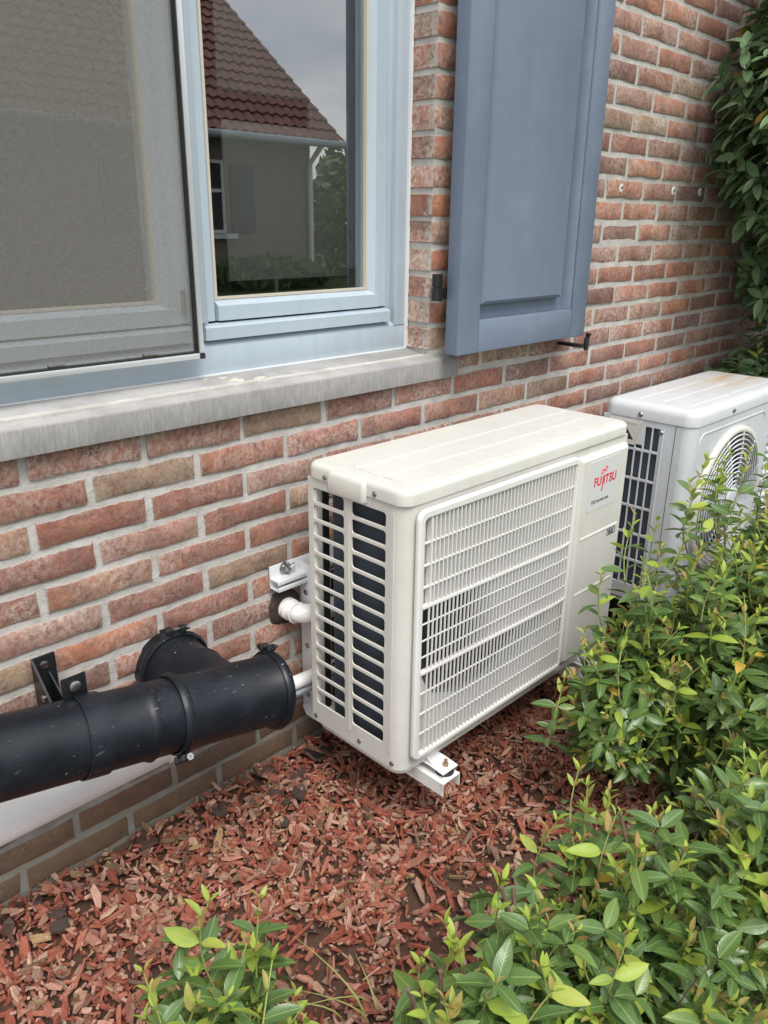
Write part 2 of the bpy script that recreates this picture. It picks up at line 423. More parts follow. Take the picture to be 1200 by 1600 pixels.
class MB:
    """collects primitives, given in world metres (or local ones when built with local=True)"""
    def __init__(self):
        self.bm = bmesh.new()

    def box(self, x0, x1, y0, y1, z0, z1, bev=0.0, seg=2):
        b = bmesh.new()
        r = bmesh.ops.create_cube(b, size=1)
        for v in b.verts:
            v.co = Vector((x0 + (v.co.x + .5) * (x1 - x0), y0 + (v.co.y + .5) * (y1 - y0), z0 + (v.co.z + .5) * (z1 - z0)))
        if bev:
            bmesh.ops.bevel(b, geom=b.edges[:], offset=bev, segments=seg, affect='EDGES', profile=0.5)
        return self.take(b)

    def take(self, b, mat=None):
        if mat is not None:
            bmesh.ops.transform(b, matrix=mat, verts=b.verts)
        m = bpy.data.meshes.new('tmp')
        b.to_mesh(m); b.free()
        self.bm.from_mesh(m)
        bpy.data.meshes.remove(m)
        return self

    def prism(self, pts, axis, a0, a1):
        """polygon pts in the two other axes (in xyz order) extruded along axis from a0 to a1"""
        def mk(u, v, a):
            return {'x': (a, u, v), 'y': (u, a, v), 'z': (u, v, a)}[axis]
        b = bmesh.new()
        A = [b.verts.new(mk(u, v, a0)) for u, v in pts]
        B = [b.verts.new(mk(u, v, a1)) for u, v in pts]
        n = len(pts)
        for i in range(n):
            b.faces.new((A[i], A[(i + 1) % n], B[(i + 1) % n], B[i]))
        b.faces.new(A[::-1]); b.faces.new(B)
        bmesh.ops.recalc_face_normals(b, faces=b.faces)
        return self.take(b)

    def tube(self, path, r, seg=10, cap=True):
        path = [Vector(p) for p in path]
        rs = r if isinstance(r, (list, tuple)) else [r] * len(path)
        b = bmesh.new()
        t0 = (path[1] - path[0]).normalized()
        up = Vector((0, 0, 1)) if abs(t0.z) < 0.9 else Vector((1, 0, 0))
        nrm = t0.cross(up).normalized()
        rings = []
        for i, p in enumerate(path):
            t = (path[min(i + 1, len(path) - 1)] - path[max(i - 1, 0)]).normalized()
            nrm = (nrm - t * nrm.dot(t)).normalized()
            bn = t.cross(nrm)
            rings.append([b.verts.new(p + (nrm * cos(2 * pi * j / seg) + bn * sin(2 * pi * j / seg)) * rs[i]) for j in range(seg)])
        for a, c in zip(rings, rings[1:]):
            for j in range(seg):
                b.faces.new((a[j], a[(j + 1) % seg], c[(j + 1) % seg], c[j]))
        if cap:
            b.faces.new(rings[0][::-1]); b.faces.new(rings[-1])
        bmesh.ops.recalc_face_normals(b, faces=b.faces)
        return self.take(b)

    def lathe(self, prof, origin, axis, seg=40, cap=False):
        """prof = [(distance along axis, radius)]"""
        axis = Vector(axis).normalized(); origin = Vector(origin)
        up = Vector((0, 0, 1)) if abs(axis.z) < 0.9 else Vector((1, 0, 0))
        n = axis.cross(up).normalized(); bn = axis.cross(n)
        b = bmesh.new()
        rings = [[b.verts.new(origin + axis * d + (n * cos(2 * pi * j / seg) + bn * sin(2 * pi * j / seg)) * max(r, 1e-5)) for j in range(seg)] for d, r in prof]
        for a, c in zip(rings, rings[1:]):
            for j in range(seg):
                b.faces.new((a[j], a[(j + 1) % seg], c[(j + 1) % seg], c[j]))
        if cap:
            b.faces.new(rings[0][::-1]); b.faces.new(rings[-1])
        bmesh.ops.recalc_face_normals(b, faces=b.faces)
        return self.take(b)

    def slab(self, x0, x1, y0, y1, r, rings, seg=8):
        """rounded rectangle stacked in rings of (inset, z)"""
        b = bmesh.new(); R = []
        for ins, z in rings:
            rr = max(r - ins, 0.002)
            ring = []
            for cx, cy, a0 in ((x1 - ins - rr, y1 - ins - rr, 0), (x0 + ins + rr, y1 - ins - rr, 90), (x0 + ins + rr, y0 + ins + rr, 180), (x1 - ins - rr, y0 + ins + rr, 270)):
                for i in range(seg + 1):
                    a = radians(a0 + 90 * i / seg)
                    ring.append(b.verts.new((cx + rr * cos(a), cy + rr * sin(a), z)))
            R.append(ring)
        n = len(R[0])
        for a, c in zip(R, R[1:]):
            for j in range(n):
                b.faces.new((a[j], a[(j + 1) % n], c[(j + 1) % n], c[j]))
        b.faces.new(R[0][::-1]); b.faces.new(R[-1])
        bmesh.ops.recalc_face_normals(b, faces=b.faces)
        return self.take(b)

    def build(self, name, mat, parent=None, local=False, angle=35):
        me = bpy.data.meshes.new(name)
        if parent is not None and not local:
            bmesh.ops.translate(self.bm, vec=-ORG[parent], verts=self.bm.verts)
        self.bm.to_mesh(me); self.bm.free()
        return finish(name, me, mat, parent, angle)


def finish(name, me, mat, parent=None, angle=35):
    for mm in (mat if isinstance(mat, (list, tuple)) else [mat]):
        me.materials.append(M[mm])
    me.shade_smooth()
    me.set_sharp_from_angle(angle=radians(angle))
    return link(name, me, parent)


def rrect(x0, x1, z0, z1, r, seg=5):
    out = []
    for cx, cz, a0 in ((x1 - r, z1 - r, 0), (x0 + r, z1 - r, 90), (x0 + r, z0 + r, 180), (x1 - r, z0 + r, 270)):
        for i in range(seg + 1):
            a = radians(a0 + 90 * i / seg)
            out.append((cx + r * cos(a), cz + r * sin(a)))
    return out


def circle(cx, cz, r, n=64):
    return [(cx + r * cos(2 * pi * i / n), cz + r * sin(2 * pi * i / n)) for i in range(n)]


def curve_mesh(cu):
    o = bpy.data.objects.new('tmp', cu)
    COL.objects.link(o)
    dg = bpy.context.evaluated_depsgraph_get()
    me = bpy.data.meshes.new_from_object(o.evaluated_get(dg))
    bpy.data.objects.remove(o); bpy.data.curves.remove(cu)
    return me


def plate(outer, holes, th, bev, mat4):
    """flat plate with holes; outline in local x,y, thickness along z (centred), then mat4"""
    cu = bpy.data.curves.new('plate', 'CURVE')
    cu.dimensions = '2D'; cu.fill_mode = 'BOTH'
    cu.extrude = max(th / 2 - bev, 0.0002); cu.bevel_depth = bev; cu.bevel_resolution = 2; cu.offset = -bev
    for pts in [outer] + holes:
        sp = cu.splines.new('POLY'); sp.points.add(len(pts) - 1)
        for q, (a, b) in zip(sp.points, pts):
            q.co = (a, b, 0, 1)
        sp.use_cyclic_u = True
    me = curve_mesh(cu)
    me.transform(mat4)
    return me


def mat_axes(ax, ay, az, o):
    return Matrix(((ax[0], ay[0], az[0], o[0]), (ax[1], ay[1], az[1], o[1]), (ax[2], ay[2], az[2], o[2]), (0, 0, 0, 1)))


FACE_FRONT = lambda y: mat_axes((1, 0, 0), (0, 0, 1), (0, -1, 0), (0, y, 0))     # outline (x, z) on a plane y
FACE_LEFT = lambda x: mat_axes((0, 1, 0), (0, 0, 1), (1, 0, 0), (x, 0, 0))       # outline (y, z) on a plane x


def text_mesh(s, size, sx=1.0, ext=0.0004, shear=0.0, bold=0.0):
    cu = bpy.data.curves.new('lettering', 'FONT')
    cu.body = s; cu.size = size; cu.extrude = ext; cu.shear = shear; cu.offset = bold
    me = curve_mesh(cu)
    me.transform(Matrix.Diagonal((sx, 1, 1, 1)))
    return me


# ---------------------------------------------------------------- ground
def ground_h(x, y):
    return 0.012 * noise.noise(Vector((x * 3, y * 3, 1.3))) + 0.006 * noise.noise(Vector((x * 11, y * 11, 4)))


X0, X1, Y0, Y1 = -2.2, 4.2, -1.75, 0.02
NX, NY = 170, 48
vs = [(X0 + (X1 - X0) * i / NX, Y0 + (Y1 - Y0) * j / NY, 0) for j in range(NY + 1) for i in range(NX + 1)]
vs = [(a, b, ground_h(a, b) - 0.008) for a, b, _ in vs]
fs = [(j * (NX + 1) + i, j * (NX + 1) + i + 1, (j + 1) * (NX + 1) + i + 1, (j + 1) * (NX + 1) + i) for j in range(NY) for i in range(NX)]
me = bpy.data.meshes.new('mulch_bed'); me.from_pydata(vs, [], fs)
bed = finish('mulch_bed', me, 'soil'); bed['kind'] = 'structure'; bed['label'] = 'planting bed of red wood chip mulch along the house wall'
b = MB()
for a in ((-150, 150, -200, Y0), (-150, X0, Y0, 0.02), (X1, 150, Y0, 0.02), (-150, 150, 8.0, 150)):
    b.box(a[0], a[1], a[2], a[3], -0.30, -0.025)
lawn = b.build('lawn', 'lawn'); lawn['kind'] = 'structure'

# wood chips: about 300 of the largest in view as parts of the bed, the rest as one mass
def chip_geo(rg, L_, W_, T_):
    k_ = rg.random()
    if L_ > .018 and k_ < .75:                      # six-cornered splinter with ragged ends
        out_ = [(-.5 * rg.uniform(.8, 1.05), -.5 * rg.uniform(.1, .9)), (-.1 * rg.uniform(-1, 2), -.5 * rg.uniform(.75, 1.2)), (.5 * rg.uniform(.7, 1.05), -.5 * rg.uniform(.1, .9)),
                (.5 * rg.uniform(.7, 1.1), .5 * rg.uniform(.0, .9)), (.1 * rg.uniform(-1, 2), .5 * rg.uniform(.7, 1.2)), (-.5 * rg.uniform(.7, 1.1), .5 * rg.uniform(.1, .9))]
    else:
        out_ = [(sx * .5 * rg.uniform(.7, 1.05), sy * .5 * rg.uniform(.2, 1.15)) for sx, sy in ((-1, -1), (1, -1), (1, 1), (-1, 1))]
    pts = [(a * L_, c * W_) for a, c in out_]
    bow = rg.uniform(-.3, .3) * L_; sk = rg.uniform(-.35, .35)
    def zz(a, c): return (a / L_) ** 2 * bow * 1.4 + sk * c * a / L_
    V = [(a, c, -T_ / 2 + zz(a, c)) for a, c in pts] + [(a * .94, c * .86, T_ / 2 + zz(a, c) + rg.uniform(-.3, .3) * T_) for a, c in pts]
    n = len(pts)
    F = [tuple(range(n - 1, -1, -1)), tuple(range(n, 2 * n))] + [(q, (q + 1) % n, n + (q + 1) % n, n + q) for q in range(n)]
    return V, F


def chip_uv(me, L_):
    uvl = me.uv_layers.new(name='UVMap')
    for lp in me.loops:
        v = me.vertices[lp.vertex_index].co
        uvl.data[lp.index].uv = (v.x / 0.02, v.y / 0.02 + v.z / 0.01)


def bare(x, y):
    """bare soil patches, where few chips lie"""
    v = 0.0
    for cx, cy, r in ((0.46, -0.62, 0.17), (0.16, -0.50, 0.13), (0.86, -0.52, 0.10), (0.66, -0.62, 0.13)):
        v = max(v, 1 - sqrt((x - cx) ** 2 + (y - cy) ** 2) / r)
    return max(0.0, min(1.0, v * 1.7 + 0.35 * noise.noise(Vector((x * 9, y * 9, 0)))))


rg = random.Random(11)
chips = []
N_CHIPS = 38000
for i in range(N_CHIPS):
    x = rg.uniform(-0.75, 2.0)
    y = -rg.random() ** 0.9 * 1.05 - 0.004
    if rg.random() < bare(x, y) * 0.70:
        continue
    q = project((x, y, 0))
    if q is None or not (-160 < q[0] < 1360 and 0 < q[1] < 1760):
        continue
    Lc = min(0.062, max(0.008, rg.lognormvariate(math.log(0.0245), 0.45))) if rg.random() < .62 else rg.uniform(.005, .013)
    Wc = min(Lc * .8, rg.uniform(0.004, 0.0135) * (0.55 + Lc / 0.045))
    Tc = rg.uniform(0.0015, 0.0055)
    tilt = 0.36 if rg.random() < .7 else 0.85
    m = Matrix.Translation((x, y, ground_h(x, y) + rg.uniform(-.002, .017) + 0.010 * min(1, max(0, (0.16 + y) / .16)))) @ Matrix.Rotation(rg.uniform(0, 2 * pi), 4, 'Z') @ \
        Matrix.Rotation(rg.gauss(0, tilt), 4, 'Y') @ Matrix.Rotation(rg.gauss(0, tilt), 4, 'X')
    chips.append((Lc * Wc / q[2] ** 2 * (1 if in_frame((x, y, 0), 0) and m.translation.z > ground_h(x, y) + .006 else 0.01), m, Lc, Wc, Tc))
chips.sort(key=lambda c: -c[0])
for n_, (_, m, Lc, Wc, Tc) in enumerate(chips[:290]):
    V, F = chip_geo(rg, Lc, Wc, Tc)
    me = bpy.data.meshes.new('wood_chip'); me.from_pydata(V, [], F); chip_uv(me, Lc)
    me.materials.append(M['chip'])
    o = link('wood_chip', me, bed); o.matrix_local = m
V, F, UV = [], [], []
for _, m, Lc, Wc, Tc in chips[290:]:
    v, f = chip_geo(rg, Lc, Wc, Tc)
    n0 = len(V)
    V += [tuple(m @ Vector(p)) for p in v]
    for q in f:
        F.append(tuple(n0 + j for j in q))
        UV += [(v[j][0] / 0.02, v[j][1] / 0.02 + v[j][2] / .01) for j in q]
me = bpy.data.meshes.new('wood_chips'); me.from_pydata(V, [], F)
uvl = me.uv_layers.new(name='UVMap')
for i, q in enumerate(UV):
    uvl.data[i].uv = q
me.materials.append(M['chip'])
o = link('wood_chips', me, bed); o['kind'] = 'stuff'

# flat dark bark flakes lying near the wall
for i in range(18):
    t = rg.random()
    x = rg.uniform(-0.2, 0.62); y = -0.025 - 0.15 * rg.random() ** 1.3
    if i > 14:
        x, y = rg.uniform(0.0, 1.1), -rg.uniform(.15, .6)
    n_ = rg.randint(6, 8); R = rg.uniform(0.011, 0.023) * (1 if i <= 14 else .5)
    b = MB()
    pts = [(R * rg.uniform(.7, 1.2) * cos(2 * pi * j / n_) * 1.35, R * rg.uniform(.7, 1.1) * sin(2 * pi * j / n_)) for j in range(n_)]
    b.prism(pts, 'z', -.003, .004)
    for v in b.bm.verts:
        v.co.z += 0.25 * (v.co.x ** 2 - v.co.y ** 2) / R + rg.uniform(-.0015, .0015)
    o = b.build('bark_flake', 'bark', bed, local=True)
    o.matrix_local = Matrix.Translation((x, y, ground_h(x, y) + .017)) @ Matrix.Rotation(rg.uniform(0, 6.3), 4, 'Z') @ Matrix.Rotation(rg.gauss(0, .3), 4, 'X') @ Matrix.Rotation(rg.gauss(0, .3), 4, 'Y')

# ---------------------------------------------------------------- brick wall
wall = thing('brick_wall', 'weathered red brick house wall with pale grey joints around the window', 'wall')
WX0, WX1, WTOP, JAMB, WIN_L = -1.6, 4.3, 2.62, 1.008, -0.78
HEAD = 2.22
b = MB()
yf = 0.0048
b.box(WX0, WX1, yf, 0.30, -0.25, 0.936)
b.box(JAMB + .0048, WX1, yf, 0.30, 0.936, HEAD)
b.box(WX0, WIN_L - .0048, yf, 0.30, 0.936, HEAD)
b.box(WX0, WX1, yf, 0.30, HEAD, WTOP)
b.build('mortar', 'mortar', wall)


EDGE = []
def edge_uv(me, ed):
    uvl = me.uv_layers.new(name='UVMap')
    for lp in me.loops:
        uvl.data[lp.index].uv = (ed[lp.vertex_index], 0)


def brick_mesh(L_, H_, D_, rg):
    ch = 0.0036
    ex = min(.006, L_ * .12)
    n_in = 4 if L_ > .12 else 2
    xs = [-L_ / 2, -L_ / 2 + ex] + [-L_ / 2 + ex + (L_ - 2 * ex) * i / (n_in + 1) for i in range(1, n_in + 1)] + [L_ / 2 - ex, L_ / 2]
    zs = [-H_ / 2, -H_ / 2 + .0055, H_ / 2 - .0055, H_ / 2]
    nx, nz = len(xs) - 1, 3
    top = [rg.uniform(-.0030, .0014) for _ in xs]
    bot = [rg.uniform(-.0014, .0030) for _ in xs]
    el = [rg.uniform(-.0008, .0022) for _ in zs]
    er = [rg.uniform(-.0008, .0022) for _ in zs]
    skew = rg.uniform(-.0012, .0012)
    V = []
    EDGE.clear()
    for j, z0 in enumerate(zs):
        for i, x0 in enumerate(xs):
            x, z, y = x0, z0 + skew * x0 / L_, rg.uniform(-.0007, .0009)
            if i == 0: x += el[j]
            if i == nx: x -= er[j]
            if j <= 1: z += bot[i]
            if j >= 2: z += top[i]
            if i in (0, nx) or j in (0, nz): y = ch * rg.uniform(.55, 1.1)
            V.append((x, y, z))
            EDGE.append(0.0 if (i in (0, nx) or j in (0, nz)) else 1.0)
    F = [(j * (nx + 1) + i, j * (nx + 1) + i + 1, (j + 1) * (nx + 1) + i + 1, (j + 1) * (nx + 1) + i) for j in range(nz) for i in range(nx)]
    border = [i for i in range(nx)] + [nx + (nx + 1) * j for j in range(nz)] + [nz * (nx + 1) + i for i in range(nx, 0, -1)] + [(nx + 1) * j for j in range(nz, 0, -1)]
    n0 = len(V)
    for q in border:
        V.append((V[q][0], D_, V[q][2])); EDGE.append(1.0)
    n = len(border)
    for a in range(n):
        F.append((border[(a + 1) % n], border[a], n0 + a, n0 + (a + 1) % n))
    return V, F


rb = random.Random(5)
items = []
for c in range(-28, 17):
    zc = (15 - c) * 0.062 - 0.08
    if zc + .025 > WTOP: continue
    sh = 0 if c % 2 == 0 else 0.111
    kx = int(WX0 / .222) - 1
    while kx * .222 < WX1:
        xa, xb = kx * .222 + .0065 + sh, (kx + 1) * .222 - .0065 + sh
        kx += 1
        segs = [(xa, xb)]
        if .936 < zc < HEAD:                      # window opening
            segs = []
            if xa < WIN_L: segs.append((xa, min(xb, WIN_L)))
            if xb > JAMB: segs.append((max(xa, JAMB), xb))
        elif .88 < zc < .936:                     # the sill takes this course
            segs = []
            if xa < -.89: segs.append((xa, min(xb, -.902)))
            if xb > 1.108: segs.append((max(xa, 1.110), xb))
        for a, d in segs:
            if d - a > .025 and a > WX0 - .01 and d < WX1:
                items.append((a, d, zc))
variants = {}
def bsize(it):
    ctr = ((it[0] + it[1]) / 2, 0, it[2])
    q = project(ctr)
    if q is None or not in_frame(ctr, 30): return 0
    return (it[1] - it[0]) / q[2] ** 2
items.sort(key=lambda i: -bsize(i))
BV, BF, BE = [], [], []
for n_, (a, d, zc) in enumerate(items):
    Lb = d - a
    jx, jy, jz = rb.gauss(0, .0008), rb.gauss(0, .0011), rb.gauss(0, .0008)
    if abs(a - JAMB) < .001: jx = 0
    ctr = ((a + d) / 2 + jx, jy, zc + jz)
    if n_ < 298 and bsize((a, d, zc)) > 0:
        key = (round(Lb, 4), rb.randint(0, 13))
        if key not in variants:
            V, F = brick_mesh(Lb, .0490, .10, rb)
            me = bpy.data.meshes.new('brick'); me.from_pydata(V, [], F); edge_uv(me, EDGE); me.materials.append(M['brick'])
            me.shade_smooth(); me.set_sharp_from_angle(angle=radians(50))
            variants[key] = me
        o = link('brick', variants[key], wall, ctr)
    else:
        V, F = brick_mesh(Lb, .0490, .10, rb)
        m0 = len(BV); BE += EDGE
        BV += [(p[0] + ctr[0], p[1] + ctr[1], p[2] + ctr[2]) for p in V]
        BF += [tuple(m0 + q for q in f) for f in F]
me = bpy.data.meshes.new('bricks'); me.from_pydata(BV, [], BF); edge_uv(me, BE)
o = finish('bricks', me, 'brick', wall, 50); o['kind'] = 'stuff'

# stone sill
sill = thing('window_sill', 'rough grey stone sill under the blue window', 'window sill', (0.1, 0.03, 0.9))
b = MB()
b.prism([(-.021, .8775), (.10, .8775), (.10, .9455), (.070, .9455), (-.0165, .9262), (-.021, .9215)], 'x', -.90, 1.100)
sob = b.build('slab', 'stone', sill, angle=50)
for (cx, cy, s) in ((0.46, .035, 1), (0.515, .03, .8), (0.44, .055, .5), (0.40, .06, .35)):
    b = MB()
    n_ = 15
    pts = [(cx + .026 * s * rg.uniform(.35, 1.1) * cos(2 * pi * j / n_), cy + .011 * s * rg.uniform(.3, 1.2) * sin(2 * pi * j / n_)) for j in range(n_)]
    b.prism(pts, 'z', 0, .001)
    for v in b.bm.verts:
        v.co.z += .9262 + (v.co.y + .0165) * (.9455 - .9262) / .0865
    b.build('white_splash', 'beige_seal', sill)

# ---------------------------------------------------------------- window
win = thing('window', 'pale blue painted casement window with two glass sashes', 'window', (0.1, .09, .95))
WB, WT = 0.945, 2.20
fr = thing('frame', '', '')
del fr['label'], fr['category']
fr.parent = win; ORG[fr] = ORG[win]
def bxp(name, mat, parent, *a, bev=.002, seg=2):
    return MB().box(*a, bev=bev, seg=seg).build(name, mat, parent)
BP = 'blue_grey_paint'
bxp('bottom_rail', BP, fr, WIN_L, JAMB - .002, .082, .15, WB - .002, 1.004)
# sloped shoulder above the bottom rail
MB().prism([(.0825, 1.004), (.15, 1.004), (.15, 1.021), (.103, 1.021)], 'x', WIN_L + .002, .967).build('rail_shoulder', BP, fr)
bxp('jamb', BP, fr, .967, JAMB - .001, .080, .15, 1.0045, WT)
bxp('jamb', BP, fr, WIN_L, WIN_L + .04, .080, .15, 1.0045, WT)
bxp('jamb_step', BP, fr, .949, .9672, .094, .15, 1.021, WT)
bxp('head', BP, fr, WIN_L, JAMB - .002, .080, .15, WT, WT + .06)
bxp('mullion', BP, fr, .398, .437, .090, .15, 1.0215, WT)
bxp('mullion_cover', BP, fr, .404, .428, .078, .0905, 1.050, WT, bev=.005)
# pale sealant along the jamb and sill
b = MB(); b.box(JAMB - .006, JAMB + .002, .074, .081, .948, WT); b.box(WIN_L, JAMB, .074, .083, .938, .9475)
b.build('sealant', 'white_metal', win)
for x0, x1 in ((.4205, .9485), (WIN_L + .04, .394)):
    MB().prism([(.0765, 1.0165), (.105, 1.0165), (.105, 1.0475), (.098, 1.0475), (.0775, 1.0435), (.0755, 1.041)], 'x', x0, x1).build('drip_rail', BP, fr)


def sash(x0, x1, gx0, gx1, bead_r):
    s = bpy.data.objects.new('sash', None); COL.objects.link(s); s.parent = win; ORG[s] = ORG[win]
    # stiles and rails with a sloped glazing edge
    for a, c, nm in ((x0, gx0, 'stile'), (gx1, x1, 'stile')):
        if a == x0: pr = [(a, .094), (c - .012, .094), (c, .108), (c, .150), (a, .150)]
        else: pr = [(a, .108), (a + .012, .094), (c, .094), (c, .150), (a, .150)]
        MB().prism(pr, 'z', 1.052, WT - .004).build(nm, BP, s)
    MB().prism([(.092, 1.0515), (.149, 1.0515), (.149, 1.092), (.110, 1.092), (.092, 1.081)], 'x', x0 + .026, x1 - .026).build('rail', BP, s)
    bxp('rail', BP, s, x0 + .03, x1 - .03, .095, .15, WT - .06, WT - .006)
    g = MB()
    g.box(gx0 - .004, gx1 + .004, .117, .121, 1.088, WT - .056)
    g.build('glass_pane', 'glass', s)
    b = MB()
    b.box(gx0, gx0 + .006, .1075, .118, 1.092, WT - .06); b.box(gx1 - .006, gx1, .1075, .118, 1.092, WT - .06); b.box(gx0 + .006, gx1 - .006, .1075, .118, 1.092, 1.097)
    b.build('glazing_bead', bead_r, s)
sash(.438, .948, .467, .901, 'beige_seal')
sash(WIN_L + .042, .397, WIN_L + .09, .338, 'beige_seal')
b = MB(); b.box(.379, .386, .088, .0945, 1.07, 1.115, .001); b.tube([(.3825, .086, 1.068), (.3825, .086, 1.117)], .004, 8)
b.build('hinge', 'steel', win)

# insect screen hung in front of the left sash
scr = thing('insect_screen', 'sliding insect screen in a thin white frame over the left casement', 'insect screen', (-.2, .05, .99))
SX0, SX1, SZ0, SZ1 = WIN_L + .01, .391, .990, 2.19
al = MB()
for a in ((SX1 - .0100, SX1, .040, .066, SZ0 + .0105, SZ1), (SX0, SX0 + .0085, .040, .066, SZ0 + .010, SZ1), (SX0, SX1 - .0103, .040, .066, SZ0, SZ0 + .0103), (SX0, SX1, .040, .066, SZ1, SZ1 + .009)):
    al.box(*a, bev=.001)
al.build('frame', 'aluminium', scr)
g = MB()
for a in ((SX1 - .0128, SX1 - .0102, .043, .060, SZ0 + .013, SZ1), (SX0 + .009, SX1 - .0087, .043, .060, SZ0 + .0105, SZ0 + .013)):
    g.box(*a)
g.build('gasket', 'black_rubber', scr)
bxp('corner_block', 'black_rubber', scr, SX1 - .0098, SX1 + .0008, .0385, .0665, SZ0 - .0008, SZ0 + .0098, bev=.0008)
MB().box(SX0 + .009, SX1 - .0128, .0555, .0558, SZ0 + .013, SZ1).build('mesh', 'screen', scr)
for hx in (.085, .265):
    b = MB(); b.box(hx, hx + .03, .047, .056, SZ0 + .0135, SZ0 + .019, .001); b.build('clip', 'steel', scr)

# dim room behind the glass
rm = MB()
rm.box(-3.0, 3.6, 3.4, 3.45, 0.1, 2.6); rm.box(-3.05, -3.0, .30, 3.45, 0.1, 2.6); rm.box(3.6, 3.65, .30, 3.45, 0.1, 2.6)
o = rm.build('interior_wall', 'room_paint'); o['kind'] = 'structure'
o = MB().box(-3.05, 3.65, .30, 3.45, 0.0, 0.1).build('interior_floor', 'dark_interior'); o['kind'] = 'structure'
o = MB().box(-3.05, 3.65, .30, 3.45, 2.6, 2.68).build('interior_ceiling', 'room_paint'); o['kind'] = 'structure'
mon = thing('display_screen', 'dim grey display panels on a bright pole just inside the right glass pane', 'display', (.72, .17, 1.0))
b = MB(); b.box(.545, .893, .165, .171, 1.122, 1.437, .001); b.build('lower_panel', 'monitor_plastic', mon)
b = MB(); b.box(.540, .893, .165, .171, 1.490, 1.95, .001); b.build('upper_panel', 'monitor_plastic', mon)
b = MB(); b.box(.775, .893, .1652, .1708, 1.4375, 1.4895, .0); b.build('bridge', 'monitor_plastic', mon)
b = MB(); b.tube([(.775, .30, 0.90), (.775, .30, 1.12)], .010, 14); b.build('pole', 'steel', mon)
b = MB(); b.box(.2, 1.5, .33, .95, .86, .90, .004)
for lx in (.24, 1.46):
    for ly in (.36, .92): b.box(lx - .02, lx + .02, ly - .02, ly + .02, .1, .86)
dk = thing('desk', 'dark desk standing inside behind the window', 'desk', (.8, .6, .1)); b.build('table_top', 'dark_interior', dk)
cu = thing('curtain', 'pale cream curtain hanging inside behind the insect screen', 'curtain', (-.3, .4, 1.0))
b = bmesh.new(); prev = None
for i in range(61):
    x = -.75 + .62 * i / 60; y = .33 + .018 * sin(i * .9) + .008 * sin(i * 2.3)
    a, c = b.verts.new((x, y, .92)), b.verts.new((x, y, 2.4))
    if prev: b.faces.new((prev[0], a, c, prev[1]))
    prev = (a, c)
mb = MB(); mb.take(b); mb.build('cloth', 'curtain_cloth', cu)

# ---------------------------------------------------------------- shutter
shu = thing('window_shutter', 'tall blue painted wooden shutter with a raised panel, open against the bricks', 'shutter', (1.3, -.06, .943))
SP = 'shutter_paint'
x0, x1, zb, zt, yf, yb = 1.021, 1.594, .942, 2.30, -.080, -.040
bxp('stile', SP, shu, x0, x0 + .083, yf, yb, zb, zt, bev=.003)
bxp('stile', SP, shu, x1 - .073, x1, yf, yb, zb, zt, bev=.003)
bxp('rail', SP, shu, x0 + .0835, x1 - .0735, yf + .0008, yb, zb + .0005, zb + .078, bev=.0025)
bxp('rail', SP, shu, x0 + .0835, x1 - .0735, yf + .0008, yb, zt - .09, zt, bev=.0025)
px0, px1, pz0, pz1 = x0 + .0835, x1 - .0735, zb + .0785, zt - .0905
bxp('panel_field', SP, shu, px0, px1, yf + .030, yb - .003, pz0, pz1, bev=0)
# raised field: bevelled pyramid frustum, its lower edge undercut
b = bmesh.new()
o_ = [(px0 + .014, pz0 + .036), (px1 - .045, pz0 + .036), (px1 - .045, pz1 - .036), (px0 + .014, pz1 - .036)]
i_ = [(px0 + .022, pz0 + .0445), (px1 - .075, pz0 + .0445), (px1 - .075, pz1 - .045), (px0 + .022, pz1 - .045)]
A = [b.verts.new((u, yf + .0302, v)) for u, v in o_]; B = [b.verts.new((u, yf + .0125, v)) for u, v in o_]; Cc = [b.verts.new((u, yf + .003, v)) for u, v in i_]
for P, Q in ((A, B), (B, Cc)):
    for j in range(4): b.faces.new((P[j], P[(j + 1) % 4], Q[(j + 1) % 4], Q[j]))
b.faces.new(Cc); bmesh.ops.recalc_face_normals(b, faces=b.faces)
mb = MB(); mb.take(b); mb.build('raised_panel', SP, shu, angle=20)
# moulding strip along the right of the panel
MB().prism([(px1 - .018, yf + .030), (px1 - .0005, yf + .030), (px1 - .0005, yf + .006), (px1 - .006, yf + .004), (px1 - .012, yf + .012)], 'z', pz0, pz1).build('moulding', SP, shu)
MB().prism([(px0 + .0005, yf + .030), (px0 + .010, yf + .030), (px0 + .006, yf + .010), (px0 + .0005, yf + .005)], 'z', pz0, pz1).build('moulding', SP, shu)
b = MB(); b.lathe([(0, .0125), (.028, .0125), (.029, .0105), (.032, .0105), (.033, .0125), (.061, .0125)], (.998, -.030, 1.070), (0, 0, 1), 18, True)
b.box(.998, 1.030, -.037, -.031, 1.073, 1.098); b.build('hinge', 'black_paint', shu)
cat_ = thing('shutter_catch', 'black iron shutter catch holding the lower right shutter corner', 'shutter catch', (1.6, -.05, .90))
b = MB(); b.box(1.578, 1.598, -.088, .02, .908, .918, .003); b.box(1.588, 1.603, -.096, -.084, .900, .938, .004)
b.tube([(1.596, -.092, .936), (1.596, -.094, .950)], [.006, .0085], 10); b.build('latch', 'black_paint', cat_)
MB().box(1.570, 1.588, -.066, -.052, .909, .918, .002).build('arm', 'black_paint', cat_)

